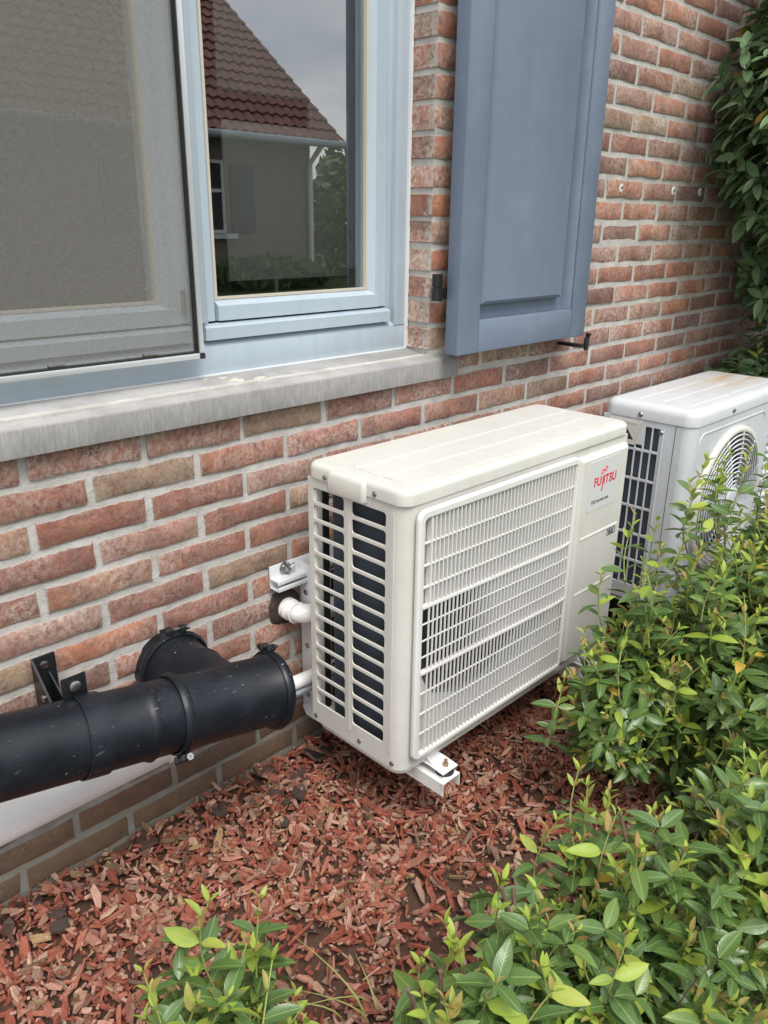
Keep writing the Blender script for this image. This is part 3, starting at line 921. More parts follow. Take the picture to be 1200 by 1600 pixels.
# wall plugs
for i, (x, z, t) in enumerate(((1.856, 1.350, 'white screw cap in the bricks nearest the shutter'), (2.197, 1.352, 'middle white screw cap of the three in a row on the bricks'), (2.397, 1.354, 'white screw cap in the bricks nearest the climbing shrub'))):
    pl = thing('screw_cap', t, 'screw cap', (x, 0, z), 'white screw caps in a row on the wall')
    MB().lathe([(0, .0135), (.003, .0135), (.0045, .0115), (.0045, .005)], (x, .002, z), (0, -1, 0), 18, True).build('washer', 'white_plastic', pl)
    MB().lathe([(0, .0045), (.002, .0045), (.0028, .003)], (x, -.0025, z), (0, -1, 0), 10, True).build('screw', 'steel', pl)


def screw(parent, p, ax, r=.006, name='screw', mat='steel'):
    return MB().lathe([(0, r), (.0018, r), (.0032, r * .6)], p, ax, 12, True).build(name, mat, parent)


# ---------------------------------------------------------------- first air conditioner (cream)
OX, OY, OZ = .5077, -.4015, .1791
W1, D1, H1 = .80, .275, .583
ac = thing('air_conditioner', 'cream outdoor air conditioner unit with a rectangular front grille and red logo', 'air conditioner', (OX, OY, OZ))
CM = 'cream_metal'
# left side panel with two columns of slots
holes = []
p_ = .0368
nrow = 14
for i in range(nrow):
    ztop = .560 - i * p_
    z1_, z0_ = ztop, ztop - p_ + .0085
    holes.append(rrect(.050, .1435, max(z0_, .040), z1_, .006, 3))
    holes.append(rrect(.1665, .258, max(z0_, .040), z1_, .006, 3))
me = plate(rrect(.030, D1, .0, H1 - .001, .004, 2), holes, .004, .0012, FACE_LEFT(.002))
finish('side_grille', me, CM, ac, 40)
MB().prism(rrect(.0275, .0365, .04, .566, .0035, 4), 'x', -.0012, .001).build('side_rib', CM, ac, local=True)
MB().prism(rrect(.150, .160, .03, .555, .004, 4), 'x', -.0016, .001).build('centre_rib', CM, ac, local=True)
# rounded corner post and front skin
pts = [(.030 - .030 * cos(radians(a)), .030 - .030 * sin(radians(a))) for a in range(0, 91, 6)]
pts += [(.030, .003), ] + [(.030 - .027 * cos(radians(a)), .030 - .027 * sin(radians(a))) for a in range(84, -1, -6)]
MB().prism(pts, 'z', 0, H1 - .001).build('corner_post', CM, ac, local=True, angle=30)
me = plate([(.030, 0), (W1, 0), (W1, H1 - .001), (.030, H1 - .001)], [circle(.285, .290, .240, 72)], .003, .0003, FACE_FRONT(.0015))
finish('front_panel', me, CM, ac, 40)
b = MB(); b.lathe([(0, .240), (.01, .233), (.03, .228), (.06, .228)], (.285, .003, .290), (0, 1, 0), 64); b.build('fan_shroud', 'grey_plastic', ac, local=True)
b = MB()
for i in range(3):
    a0 = i * 2 * pi / 3 + .5
    bb = bmesh.new(); grid = []
    for u in range(7):
        rr = .045 + .155 * u / 6
        row = []
        for v in range(8):
            a = a0 + (1.35 + .25 * u / 6) * (v / 7) - .3 * u / 6
            row.append(bb.verts.new((.285 + rr * cos(a), .055 - .045 * v / 7 + .02, .290 + rr * sin(a))))
        grid.append(row)
    for u in range(6):
        for v in range(7): bb.faces.new((grid[u][v], grid[u + 1][v], grid[u + 1][v + 1], grid[u][v + 1]))
    b.take(bb)
b.lathe([(-.02, .0), (-.02, .03), (-.005, .045), (.05, .045)], (.285, .05, .290), (0, 1, 0), 24)
b.build('fan', 'black_rubber', ac, local=True)
b = MB(); b.box(.15, W1 - .02, .245, .262, .02, .57); b.box(.60, .603, .004, .244, .02, .57); b.build('rear_coil', 'coil_fins', ac, local=True)
# end of the coil seen through the side slots, with fine fins
b = MB(); b.box(.028, .052, .020, .226, .022, .575)
b.tube([(.040, .226, .022), (.040, .226, .575)], .012, 12)
for i in range(95):
    y = .0215 + i * .00215
    b.box(.0262, .0279, y, y + .0009, .024, .573)
b.build('side_coil', 'coil_fins', ac, local=True)
MB().box(.0525, .056, .005, .215, .01, .575).build('light_blocker', 'dark_interior', ac, local=True)  # dark sheet added behind the coil so light doesn't leak through the casing
b = MB(); b.box(.004, .022, .255, D1 - .001, .004, H1 - .004, .002); b.build('rear_post', CM, ac, local=True)
b = MB(); b.box(.030, .046, .262, .268, .02, .57)
for z in (.12, .235, .35, .46): b.box(.052, .15, .263, .267, z, z + .007)
b.build('rear_guard', 'black_paint', ac, local=True)
# base pan, right side
b = MB(); b.slab(.006, W1 - .004, .006, D1 - .006, .028, [(0, -.012), (0, .018)]); b.build('base_pan', CM, ac, local=True)
b = MB(); b.box(W1 - .0035, W1, .0035, D1, -.001, H1 - .001); b.build('right_panel', CM, ac, local=True)
# front grille
me = plate(rrect(.022, .5635, .024, .5735, .020, 6), [rrect(.0395, .5525, .0385, .5545, .008, 4)], .0125, .0045, FACE_FRONT(-.0105))
finish('grille_frame', me, 'cream_plastic', ac, 40)
def zrail1(x): return .373 - .013 * (x - .04) / .51 + (.004 * max(0, (x - .50) / .05) ** 2)
def zrail2(x): return .227 - .012 * (x - .04) / .51 + (.004 * max(0, (x - .50) / .05) ** 2)
b = bmesh.new()
def bx(x0, x1, y0, y1, z0, z1, z0b=None, z1b=None):
    z0b = z0 if z0b is None else z0b; z1b = z1 if z1b is None else z1b
    v = [b.verts.new(q) for q in ((x0, y0, z0), (x1, y0, z0b), (x1, y1, z0b), (x0, y1, z0), (x0, y0, z1), (x1, y0, z1b), (x1, y1, z1b), (x0, y1, z1))]
    for f in ((3, 2, 1, 0), (4, 5, 6, 7), (0, 1, 5, 4), (1, 2, 6, 5), (2, 3, 7, 6), (3, 0, 4, 7)): b.faces.new([v[i] for i in f])
pitch = .01225
nb = 41
yf_ = -.0150
for i in range(nb):
    x = .0585 + i * pitch
    wb = .0027
    if x > .549: break
    bx(x - wb / 2, x + wb / 2, yf_, yf_ + .0120, zrail1(x), .556)
    bx(x - wb / 2, x + wb / 2, yf_, yf_ + .0030 + .0052 * min(1, max(0, (x - .16) / .16)), zrail2(x), zrail1(x))
    zmid = .037 + (zrail2(x) - .037) * (.50 + .22 * max(0, (.16 - x) / .1))
    bx(x - wb / 2, x + wb / 2, yf_, yf_ + .0030, zmid, zrail2(x))
    bx(x - wb / 2, x + wb / 2, yf_, yf_ + .0066, .037, zmid)
bx(.0575, .066, yf_ + .003, yf_ + .012, zrail1(.06), .556)          # broad first slat of the top field
def rung(x0, x1, z, d, h=.0020): bx(x0, x1, yf_ + .0004, yf_ + d, z - h / 2, z + h / 2)
xs = [.0385] + [.0585 + i * pitch for i in range(nb) if .0585 + i * pitch < .549] + [.5535]
for a, c in zip(xs, xs[1:]):
    m_ = (a + c) / 2
    zt_, zm_, zl_ = .556, zrail1(m_), zrail2(m_)
    for q in range(1, 4): rung(a, c, zm_ + (zt_ - zm_) * q / 4 - .004, .007)
    for q in range(1, 4): rung(a, c, zl_ + (zm_ - zl_) * q / 4, .0035)
    for q in range(1, 4): rung(a, c, .037 + (zl_ - .037) * q / 4, .0040)
    for zr in (zrail1, zrail2): bx(a, c, yf_ - .0012, yf_ + .010, zr(a) - .0026, zr(a) + .0026, zr(c) - .0026, zr(c) + .0026)
bmesh.ops.recalc_face_normals(b, faces=b.faces)
mb = MB(); mb.take(b); mb.build('front_grille', 'cream_plastic', ac, local=True, angle=30)
# service cover
b = MB(); b.slab(.578, W1 - .003, .020, .562, .010, [(0, 0), (0, .005), (.010, .0125)])
for v in b.bm.verts: v.co = Vector((v.co.x, -v.co.z, v.co.y))
bmesh.ops.recalc_face_normals(b.bm, faces=b.bm.faces)
b.build('service_cover', CM, ac, local=True, angle=25)
for z in (.358, .210):
    b = MB(); b.prism([(-.0145, z - .003), (-.0120, z - .005), (-.0120, z + .003), (-.0135, z + .001)], 'x', .600, .772); b.build('cover_crease', CM, ac, local=True)
MB().prism(rrect(.618, .752, .420, .546, .004, 3), 'y', -.0133, -.0124).build('label_sticker', 'sticker', ac, local=True)
yt = -.0137
def front_text(s, size, x, z, mat, sx=1.0, shear=0.0, bold=0.0, name='lettering', rot=0.0):
    me = text_mesh(s, size, sx, .0003, shear, bold)
    me.transform(Matrix.Translation((x, yt, z)) @ Matrix.Rotation(rot, 4, 'Y') @ Matrix.Rotation(radians(90), 4, 'X'))
    return finish(name, me, mat, ac)
LZ = .4815
glyphs = [(text_mesh(c, .0310 * (1.27 if c == 'J' else 1), .9 / (1.27 if c == 'J' else 1), .0003, .0, .0007), c) for c in 'FUJITSU']
wid = [max(v.co.x for v in g.vertices) - min(v.co.x for v in g.vertices) for g, c in glyphs]
gap = .0022
fit = (.100 - gap * 6) / sum(wid)
xc = .6385
for (g, c), wd in zip(glyphs, wid):
    mn = min(v.co.x for v in g.vertices)
    g.transform(Matrix.Translation((xc, yt, LZ - (.0075 if c == 'J' else 0))) @ Matrix.Rotation(radians(90), 4, 'X') @ Matrix.Diagonal((fit, 1, 1, 1)) @ Matrix.Translation((-mn, 0, 0)))
    finish('logo_letter', g, 'logo_red', ac)
    xc += wd * fit + gap
pth = []
for i in range(49):
    t = 2 * pi * i / 48
    s = 1 + sin(t) ** 2
    pth.append((.6800 + .0125 * cos(t) / s, yt, .5165 + .0135 * sin(t) * cos(t) / s + .0035 * cos(t)))
MB().tube(pth, .0011, 6).build('logo_loop', 'logo_red', ac, local=True)
front_text('DC', .0125, .634, .4385, 'print_black', 1.1)
front_text('INVERTER', .0088, .6555, .4385, 'print_black', 1.45)
b = MB()
for a in ((.7275, .7655, .3495, .3505), (.7275, .7655, .3335, .3345), (.7275, .7285, .3345, .3495), (.7645, .7655, .3345, .3495)): b.box(a[0], a[1], yt, yt + .0012, a[2], a[3])
b.build('badge_border', 'print_black', ac, local=True)
front_text('R32', .0145, .7335, .3368, 'print_black', 1.0, bold=.0002)
# lid
b = MB(); b.slab(-.004, W1 + .004, -.004, D1 + .003, .028, [(0, H1 + .0005), (0, H1 + .019), (.0015, H1 + .0245), (.005, H1 + .0285), (.010, H1 + .0305), (.016, H1 + .0308)])
lid = b.build('lid', CM, ac, local=True, angle=28)
b = MB()
for y in (.022, .092, .166): b.box(.034, W1 - .02, y, y + .0042, H1 + .030, H1 + .0328, .0012)
for ya, yb_ in ((.030, .088), (.100, .160)): b.box(.032, .0362, ya, yb_, H1 + .030, H1 + .0325, .0012)
b.build('lid_rib', CM, lid, local=True)
b = MB(); b.slab(-.012, .012, .098, .206, .010, [(0.001, H1 - .015), (0, H1 - .012), (0, H1 + .019), (.004, H1 + .026), (.010, H1 + .029)]); b.build('lid_handle', CM, lid, local=True)
for q, ax in (((-.005, .216, H1 + .009), (-1, 0, 0)), ((-.005, .075, H1 + .010), (-1, 0, 0)), ((-.0005, .262, .016), (-1, 0, 0)), ((-.0005, .0225, .016), (-1, 0, 0)), ((-.0003, .12, .020), (-1, 0, 0)), ((.72, -.0005, .012), (0, -1, 0)), ((.112, -.0005, .012), (0, -1, 0)), ((.048, .0, .545), (0, -1, 0))):
    MB().lathe([(0, .0052), (.0016, .0052), (.003, .003)], q, ax, 12, True).build('screw', 'steel', ac, local=True)
for fx in (.070, .655):
    b = MB()
    b.prism([(.010, -.0125), (-.012, -.0125), (-.050, -.0160), (-.050, -.0185), (-.012, -.0150), (.010, -.0150)], 'x', fx + .01, fx + .058)
    b.prism([(.004, .012), (-.004, -.001), (-.020, -.0128), (.004, -.0128)], 'x', fx + .013, fx + .0155)
    f = b.build('foot', 'white_metal', ac, local=True)
    MB().lathe([(0, .0065), (.006, .0065), (.007, .004), (.016, .004)], (fx + .036, -.034, -.0155), (0, 0, 1), 6, True).build('bolt', 'rusty_brass', f, local=True)
    MB().lathe([(0, .020), (.004, .0205), (.007, .017), (.010, .0205), (.0125, .019)], (fx + .036, -.032, -.0305), (0, 0, 1), 20, True).build('rubber_pad', 'black_rubber', f, local=True)

# ---------------------------------------------------------------- wall bracket carrying it
br = thing('wall_bracket', 'white steel wall bracket carrying the cream air conditioner', 'bracket', (.9, -.01, .3))
WM = 'white_metal'
b = MB(); b.box(.494, 1.42, -.004, -.001, .468, .521, .0008); b.box(.4942, 1.4198, -.030, -.0042, .4895, .4925); b.box(.4942, 1.4198, -.0330, -.0302, .4835, .4925, .0005)
b.build('rail', WM, br)
b = MB(); b.box(.4942, 1.4198, -.032, -.0042, .4685, .4715); b.box(.4942, 1.4198, -.0352, -.0322, .4685, .4785, .0005)
b.build('rail_lip', WM, br)
for ux in (.578, 1.165):
    b = MB(); b.box(ux, ux + .003, -.052, -.006, .125, .512, .001); b.box(ux + .003, ux + .052, -.0525, -.0495, .125, .512, .001); b.box(ux + .052, ux + .055, -.052, -.006, .125, .512, .001)
    b.prism([(-.052, .155), (-.052, .105), (-.020, .105), (-.006, .125)], 'x', ux - .0025, ux)
    b.build('upright', WM, br)
    b = MB(); b.prism([(ux, .1485), (ux + .055, .1485), (ux + .055, .118), (ux + .052, .118), (ux + .052, .1455), (ux + .003, .1455), (ux + .003, .118), (ux, .118)], 'y', -.460, -.053)
    b.build('arm', 'mossy_white_metal', br)
    for z in (.165, .30, .44): screw(br, (ux - .0005, -.028, z), (-1, 0, 0), .0065, 'bolt')
for x in (.535,):
    b = MB(); b.lathe([(0, .015), (.002, .015), (.0021, .0095), (.006, .0095)], (x, -.0055, .508), (0, -1, 0), 20, True); b.tube([(x, -.011, .508), (x + .002, -.022, .508)], .005, 8); b.build('wall_bolt', 'steel', br)
    b = MB(); b.tube([(x + .01, -.014, .5085), (x + .022, -.018, .515)], .0045, 6); b.build('wing', 'steel', br)

# condensate elbow
el = thing('elbow_pipe', 'white plastic elbow pipe coming out of a dark sealed hole', 'pipe', (.535, -.03, .41))
b = MB()
path = [(.532, .02, .412), (.532, -.030, .411)]
for i in range(1, 11):
    a = i / 10 * pi / 2
    path.append((.532 + .045 * (1 - cos(a)), -.030 - .045 * sin(a), .411 - .004 * i / 10))
path.append((.66, -.075, .405))
b.tube(path, .0225, 24); b.build('bend', 'white_plastic', el, angle=60)
for d in (.0, .006, .013, .034): MB().lathe([(0, .0225), (.001, .0255), (.0045, .0255), (.0055, .0225)], (.532, -.012 - d, .411), (0, -1, 0), 24).build('ridge', 'white_plastic', el)
bb = bmesh.new(); cv = bb.verts.new((.534, -.006, .409)); ring = []
for rr_, yy in ((.020, -.012), (.036, -.009), (.046, .001)):
    ring.append([bb.verts.new((.534 + rr_ * (1 + .16 * noise.noise(Vector((cos(a) * 2, sin(a) * 2, rr_ * 40)))) * cos(a), yy, .409 + rr_ * (1 + .16 * noise.noise(Vector((cos(a) * 2, sin(a) * 2, rr_ * 40)))) * sin(a))) for a in [2 * pi * j / 28 for j in range(28)]])
for j in range(28):
    bb.faces.new((cv, ring[0][j], ring[0][(j + 1) % 28]))
    for P, Q in zip(ring, ring[1:]): bb.faces.new((P[j], Q[j], Q[(j + 1) % 28], P[(j + 1) % 28]))
bmesh.ops.recalc_face_normals(bb, faces=bb.faces)
mb = MB(); mb.take(bb); mb.build('foam_collar', 'brown_foam', el)

# white line trunking below the black pipe, with the insulated lines leaving it
tk = thing('pipe_trunking', 'smooth white plastic pipe cover running low on the wall under the black pipe', 'trunking', (-.2, -.03, .2))
b = MB()
pr = [(-.0008, .185), (-.030, .182), (-.044, .185), (-.053, .195), (-.056, .212), (-.053, .238), (-.044, .250), (-.030, .256), (-.0008, .257)]
b.prism(pr, 'x', -1.2, .20); b.build('cover', 'white_plastic', tk, angle=50)
MB().prism([(p[0] * 1.06, .220 + (p[1] - .220) * 1.06) for p in pr], 'x', .188, .203).build('end_cap', 'white_plastic', tk, angle=50)
ln = thing('refrigerant_lines', 'white insulated line and thin grey cable entering behind the cream unit', 'pipe', (.5, -.05, .24))
MB().tube([(.203, -.040, .228), (.46, -.052, .238), (.58, -.068, .243), (.75, -.08, .245)], .0165, 16).build('insulated_line', 'white_plastic', ln, angle=60)
MB().tube([(.203, -.046, .206), (.46, -.058, .213), (.58, -.074, .219), (.75, -.085, .222)], .0075, 12).build('cable', 'grey_plastic', ln, angle=60)
MB().tube([(.203, -.036, .196), (.46, -.048, .203), (.58, -.064, .208), (.75, -.075, .210)], .0075, 12).build('drain_line', 'white_plastic', ln, angle=60)

# ---------------------------------------------------------------- black flue pipe with tee
A0 = Vector((.1, -.1991, .4149)); U = Vector((1, -.0878, -.1543)); Un = U.normalized(); UL = U.length
def ax(x): return A0 + U * (x - .1)
R0 = .068
pipe = thing('flue_pipe', 'thick black steel pipe with a tee branch turning into the wall', 'pipe', tuple(ax(-.1)))
BS = 'black_steel'
def along(x): return (x - .1) * UL
b = MB(); b.lathe([(along(-1.3), R0 - .0015), (along(-.012), R0 - .0015), (along(.052), R0 - .0015), (along(.060), R0 + .0005), (along(.066), R0 + .0035), (along(.072), R0 + .0005), (along(.078), R0 - .001), (along(.116), R0 - .001)], A0, Un, 64)
b.build('pipe_section', BS, pipe, angle=60)
b = MB(); b.lathe([(along(.118), R0 - .002), (along(.130), R0 + .0035), (along(.140), R0), (along(.308), R0), (along(.314), R0 + .004), (along(.326), R0 + .0045)], A0, Un, 64)
# closing disc set back from the mouth
b.lathe([(along(.324), R0 + .003), (along(.318), R0 - .006), (along(.317), .0)], A0, Un, 64)
b.build('tee_body', BS, pipe, angle=60)
T0 = ax(.226)
bd = (Vector((.228, -.02, .387)) - T0); bl = bd.length; bdn = bd.normalized()
b = MB(); b.lathe([(-.005, R0 - .002), (bl * .50, R0 - .002), (bl * .54, R0 + .0015), (bl * .60, R0 - .002), (bl - .03, R0 - .002), (bl - .02, R0 + .003), (bl - .012, R0 + .004), (bl + .03, R0 + .004)], T0, bdn, 64)
b.build('tee_branch', BS, pipe, angle=60)
def clamp(org, axis, r, lug_dir):
    b = MB(); axis = Vector(axis).normalized()
    b.lathe([(-.009, r), (-.009, r + .003), (-.005, r + .0045), (0, r + .007), (.005, r + .0045), (.009, r + .003), (.009, r)], org, axis, 64)
    c = b.build('clamp_ring', BS, pipe, angle=60)
    d = Vector(lug_dir); d = (d - axis * d.dot(axis)).normalized(); t = axis.cross(d)
    if t.x < 0: t = -t
    o = Vector(org) + d * (r + .011)
    mat = mat_axes(t, axis, d, o)
    b = MB()
    for sx in (-1, 1):
        q = bmesh.new(); bmesh.ops.create_cube(q, size=1)
        bmesh.ops.transform(q, matrix=mat @ Matrix.Translation((sx * .014, 0, 0)) @ Matrix.Diagonal((.012, .018, .013, 1)), verts=q.verts)
        bmesh.ops.bevel(q, geom=q.edges[:], offset=.002, segments=1, affect='EDGES')
        b.take(q)
    b.tube([mat @ Vector((-.034, .0, .004)), mat @ Vector((-.02, .003, .003))], .004, 8)
    b.build('lug', 'black_paint', c)
    MB().tube([mat @ Vector((-.022, 0, .001)), mat @ Vector((.030, 0, .001))], .0032, 8).build('bolt', 'steel', c)
    MB().lathe([(0, .0065), (.006, .0065)], mat @ Vector((.024, 0, .001)), t, 6, True).build('nut', 'steel', c)
clamp(ax(.122), Un, R0 + .001, (0, -.62, -.80))
clamp(ax(.326), Un, R0 + .0045, (0, .32, .95))
clamp(T0 + bdn * (bl - .012), bdn, R0 + .005, (.12, 0, 1))

pb = thing('pipe_bracket', 'black angle bracket and strap holding the flue pipe to the wall', 'bracket', (-.02, -.05, .45))
b = MB(); b.box(-.038, .004, -.006, -.0012, .34, .505, .001); b.build('wall_plate', 'black_paint', pb)
b = MB(); b.prism([(-.0062, .505), (-.0062, .335), (-.135, .335), (-.120, .400)], 'x', -.040, -.036); b.build('side_plate', 'black_paint', pb)
b = MB(); b.prism([(-.0062, .47), (-.0062, .335), (-.135, .335), (-.115, .400)], 'x', -.012, -.009); b.build('gusset', 'black_paint', pb)
screw(pb, (-.018, -.0062, .487), (0, -1, 0), .008, 'bolt')
screw(pb, (-.0405, -.045, .445), (-1, 0, 0), .007, 'bolt')
b = MB(); b.lathe([(along(-.048), R0), (along(-.048), R0 + .0022), (along(-.009), R0 + .0022), (along(-.009), R0)], A0, Un, 64); b.build('strap', BS, pb, angle=40)
q = ax(-.028) + Vector((0, .030, R0 - .006))
b = MB(); b.box(q.x - .0215, q.x + .0205, q.y - .002, q.y + .0015, q.z - .012, q.z + .040, .001); b.build('strap_tab', 'black_paint', pb)
b = MB(); b.lathe([(0, .010), (.0035, .010), (.006, .006)], (q.x, q.y - .002, q.z + .021), (0, -1, 0), 14, True); b.build('bolt', 'steel', pb)

# ---------------------------------------------------------------- second air conditioner (older, grey white)
PX, PY, PZ = 1.632, -.430, .158
W2, D2, H2 = .70, .280, .564
a2 = thing('air_conditioner', 'older grey white air conditioner with a round fan guard and rust stained top', 'air conditioner', (PX, PY, PZ))
PM = 'pale_grey_metal'
holes = []
cols = [.099 + .0245 * i for i in range(4)]
rows = [.548, .473, .384, .299, .214, .130, .046]
for i, y in enumerate(cols):
    for j in range(len(rows) - 1):
        zt_, zb_ = rows[j] - .004, rows[j + 1] + .004
        if i >= 2 and j == 0: zt_ = .488 if i == 2 else .486
        holes.append(rrect(y, y + .0195, zb_, zt_, .002, 2))
me = plate(rrect(.030, D2, 0, H2, .003, 2), holes, .004, .001, FACE_LEFT(.002))
finish('side_grille', me, PM, a2, 40)
MB().prism([(.086, .548), (.090, .548), (.090, .04), (.086, .04)], 'x', -.0022, .0005).build('side_rib', PM, a2, local=True)
MB().box(-.0006, .0005, .0525, .0540, .0, H2).build('panel_seam', 'dark_interior', a2, local=True)
b = MB(); b.prism([(.150, .557), (.262, .560), (.262, .485), (.168, .485)], 'x', -.003, .0005); b.build('handle_plate', 'old_ivory_plastic', a2, local=True)
b = MB(); b.prism([(.176, .500), (.240, .500), (.240, .535), (.205, .540)], 'x', -.0036, -.0028); b.build('handle_recess', 'dark_interior', a2, local=True)
MB().prism([(-.003, .556), (-.0045, .550), (-.003, .544)], 'y', .17, .258).build('handle_lip', 'old_ivory_plastic', a2, local=True)
pts = [(.035 - .035 * cos(radians(a)), .035 - .035 * sin(radians(a))) for a in range(0, 91, 6)]
pts += [(.035 - .032 * cos(radians(a)), .035 - .032 * sin(radians(a))) for a in range(90, -1, -6)]
MB().prism(pts, 'z', 0, H2).build('corner_post', PM, a2, local=True, angle=30)
FC = (.292, .290); FR = .222
me = plate([(.035, 0), (W2, 0), (W2, H2), (.035, H2)], [circle(FC[0], FC[1], FR, 80)], .003, .0004, FACE_FRONT(.0015))
finish('front_panel', me, PM, a2, 40)
me = plate(rrect(.042, .522, .040, .540, .03, 6), [rrect(.047, .517, .045, .535, .027, 6)], .003, .001, FACE_FRONT(-.0008))
finish('front_bead', me, PM, a2, 40)
b = MB(); b.lathe([(.004, FR + .012), (-.010, FR + .010), (-.015, FR + .003), (-.014, FR - .005), (-.004, FR - .009), (.05, FR - .012)], (FC[0], 0, FC[1]), (0, 1, 0), 80); b.build('fan_ring', 'old_ivory_plastic', a2, local=True, angle=60)
gd = MB()
for i in range(12):
    rr_ = .050 + i * .0143
    gd.tube([(FC[0] + rr_ * cos(2 * pi * j / 64), -.013 - .010 * (1 - (rr_ / FR) ** 2), FC[1] + rr_ * sin(2 * pi * j / 64)) for j in range(65)], .0024, 6, False)
for i in range(12):
    a = 2 * pi * i / 12 + .1
    pth = [(FC[0] + rr_ * cos(a + .25 * (rr_ / FR)), -.010 - .010 * (1 - (rr_ / FR) ** 2), FC[1] + rr_ * sin(a + .25 * (rr_ / FR))) for rr_ in (.04, .08, .12, .16, .20, .218)]
    gd.tube(pth, [.0028, .0028, .003, .003, .0035, .0045], 6)
gd.lathe([(0, .046), (-.006, .044), (-.009, .036), (-.010, .0)], (FC[0], -.018, FC[1]), (0, 1, 0), 32)
gd.build('fan_guard', PM, a2, local=True, angle=50)
b = MB()
for i in range(3):
    a0 = i * 2 * pi / 3
    bb = bmesh.new(); grid = []
    for u in range(7):
        rr_ = .05 + .15 * u / 6
        grid.append([bb.verts.new((FC[0] + rr_ * cos(a0 + 1.5 * v / 7), .09 - .05 * v / 7, FC[1] + rr_ * sin(a0 + 1.5 * v / 7))) for v in range(8)])
    for u in range(6):
        for v in range(7): bb.faces.new((grid[u][v], grid[u + 1][v], grid[u + 1][v + 1], grid[u][v + 1]))
    b.take(bb)
b.lathe([(0, .0), (0, .05), (.06, .05)], (FC[0], .035, FC[1]), (0, 1, 0), 24); b.build('fan', 'coil_fins', a2, local=True)
b = MB(); b.box(.012, .035, .06, D2 - .01, .01, H2 - .01); b.box(.035, W2 - .01, D2 - .03, D2 - .012, .01, H2 - .01); b.box(.53, .533, .01, D2 - .03, .01, H2 - .01); b.build('coil', 'coil_fins', a2, local=True)
for i in range(13):
    z = .12 + i * .027
    MB().prism([(.0005, z), (-.010, z + .002), (-.010, z + .005), (.0005, z + .017)], 'x', .575, W2 - .035).build('louvre', PM, a2, local=True)
b = MB(); b.box(W2 - .003, W2, .003, D2, 0, H2); b.box(.03, W2 - .003, D2 - .004, D2, 0, H2); b.build('rear_panel', PM, a2, local=True)
b = MB(); b.slab(.004, W2 - .004, .004, D2 - .004, .032, [(0, -.014), (0, .020)]); b.build('base_pan', PM, a2, local=True)
b = MB(); b.slab(-.003, W2 + .003, -.003, D2 + .003, .036, [(0, H2 + .0005), (0, H2 + .024), (.0025, H2 + .033), (.008, H2 + .040), (.016, H2 + .0445), (.026, H2 + .046)]); l2 = b.build('lid', 'stained_metal', a2, local=True, angle=28)
b = MB()
for y in (.045, .125, .195): b.box(.05, W2 - .05, y, y + .006, H2 + .045, H2 + .0478, .0014)
b.box(.05, .055, .052, .12, H2 + .045, H2 + .0475, .0012)
b.build('lid_rib', 'stained_metal', l2, local=True)
for q_, ax_ in (((-.0035, .161, H2 + .014), (-1, 0, 0)), ((-.0005, .094, .536), (-1, 0, 0)), ((.245, -.0035, H2 + .016), (0, -1, 0))):
    MB().lathe([(0, .0075), (.002, .0075), (.005, .004)], q_, ax_, 14, True).build('screw', 'steel', a2, local=True)
for fx in (.08, .54):
    b = MB(); b.box(fx, fx + .06, -.03, D2 + .03, -.020, -.0145, .001); b.build('foot', PM, a2, local=True)
for i, fx in enumerate((.11, .57)):
    bm_ = thing('support_beam', ('black rubber support beam under the near end of the older unit', 'black rubber support beam under the far end of the older unit')[i], 'support beam', (PX + fx, PY + .14, 0), 'support beams under the older unit')
    MB().prism([(PX + fx - .055, -.03), (PX + fx + .055, -.03), (PX + fx + .040, .1375), (PX + fx - .040, .1375)], 'y', PY - .05, PY + .33).build('block', 'black_rubber', bm_)

# ---------------------------------------------------------------- shrubs
def leaf_variants(rg, n, wid, fold, curl):
    outv = []
    for _ in range(n):
        V, F, UV = [], [], []
        nx = 7
        w0 = wid * rg.uniform(.9, 1.12); cu_ = curl * rg.uniform(.3, 1.6); tw = rg.uniform(-.12, .12); fo = fold * rg.uniform(.5, 1.4)
        for i in range(nx + 1):
            t = i / nx
            wv = w0 * .5 * (sin(pi * t ** .86) ** .72) * (1 - .18 * t) if 0 < i < nx else 0.0
            if i == 0: wv = w0 * .035
            for s in (-1, 0, 1):
                V.append((t, s * wv, abs(s) * wv * fo - cu_ * t * t + tw * s * wv * t + .05 * sin(pi * t) * .3))
        f = []
        for i in range(nx):
            a = i * 3
            f += [(a, a + 3, a + 4, a + 1), (a + 1, a + 4, a + 5, a + 2)]
        for v_i in range(len(V)):
            t = (v_i // 3) / nx; s = v_i % 3 - 1
            UV.append((t, .5 + .5 * s * max(.1, abs(V[v_i][1]) * 2 / w0 if s else 0)))
        outv.append((V, f, UV))
    return outv


LR = random.Random(3)
LV = {'mature': leaf_variants(LR, 7, .44, .35, .16), 'young': leaf_variants(LR, 5, .36, .6, .05)}
LM = {}
def leaf_data(kind, vi, mat):
    key = (kind, vi, mat)
    if key not in LM:
        V, F, UV = LV[kind][vi]
        me = bpy.data.meshes.new('leaf'); me.from_pydata(V, [], F)
        uvl = me.uv_layers.new(name='UVMap')
        for lp in me.loops: uvl.data[lp.index].uv = UV[lp.vertex_index]
        me.materials.append(M[mat]); me.shade_smooth(); LM[key] = me
    return LM[key]


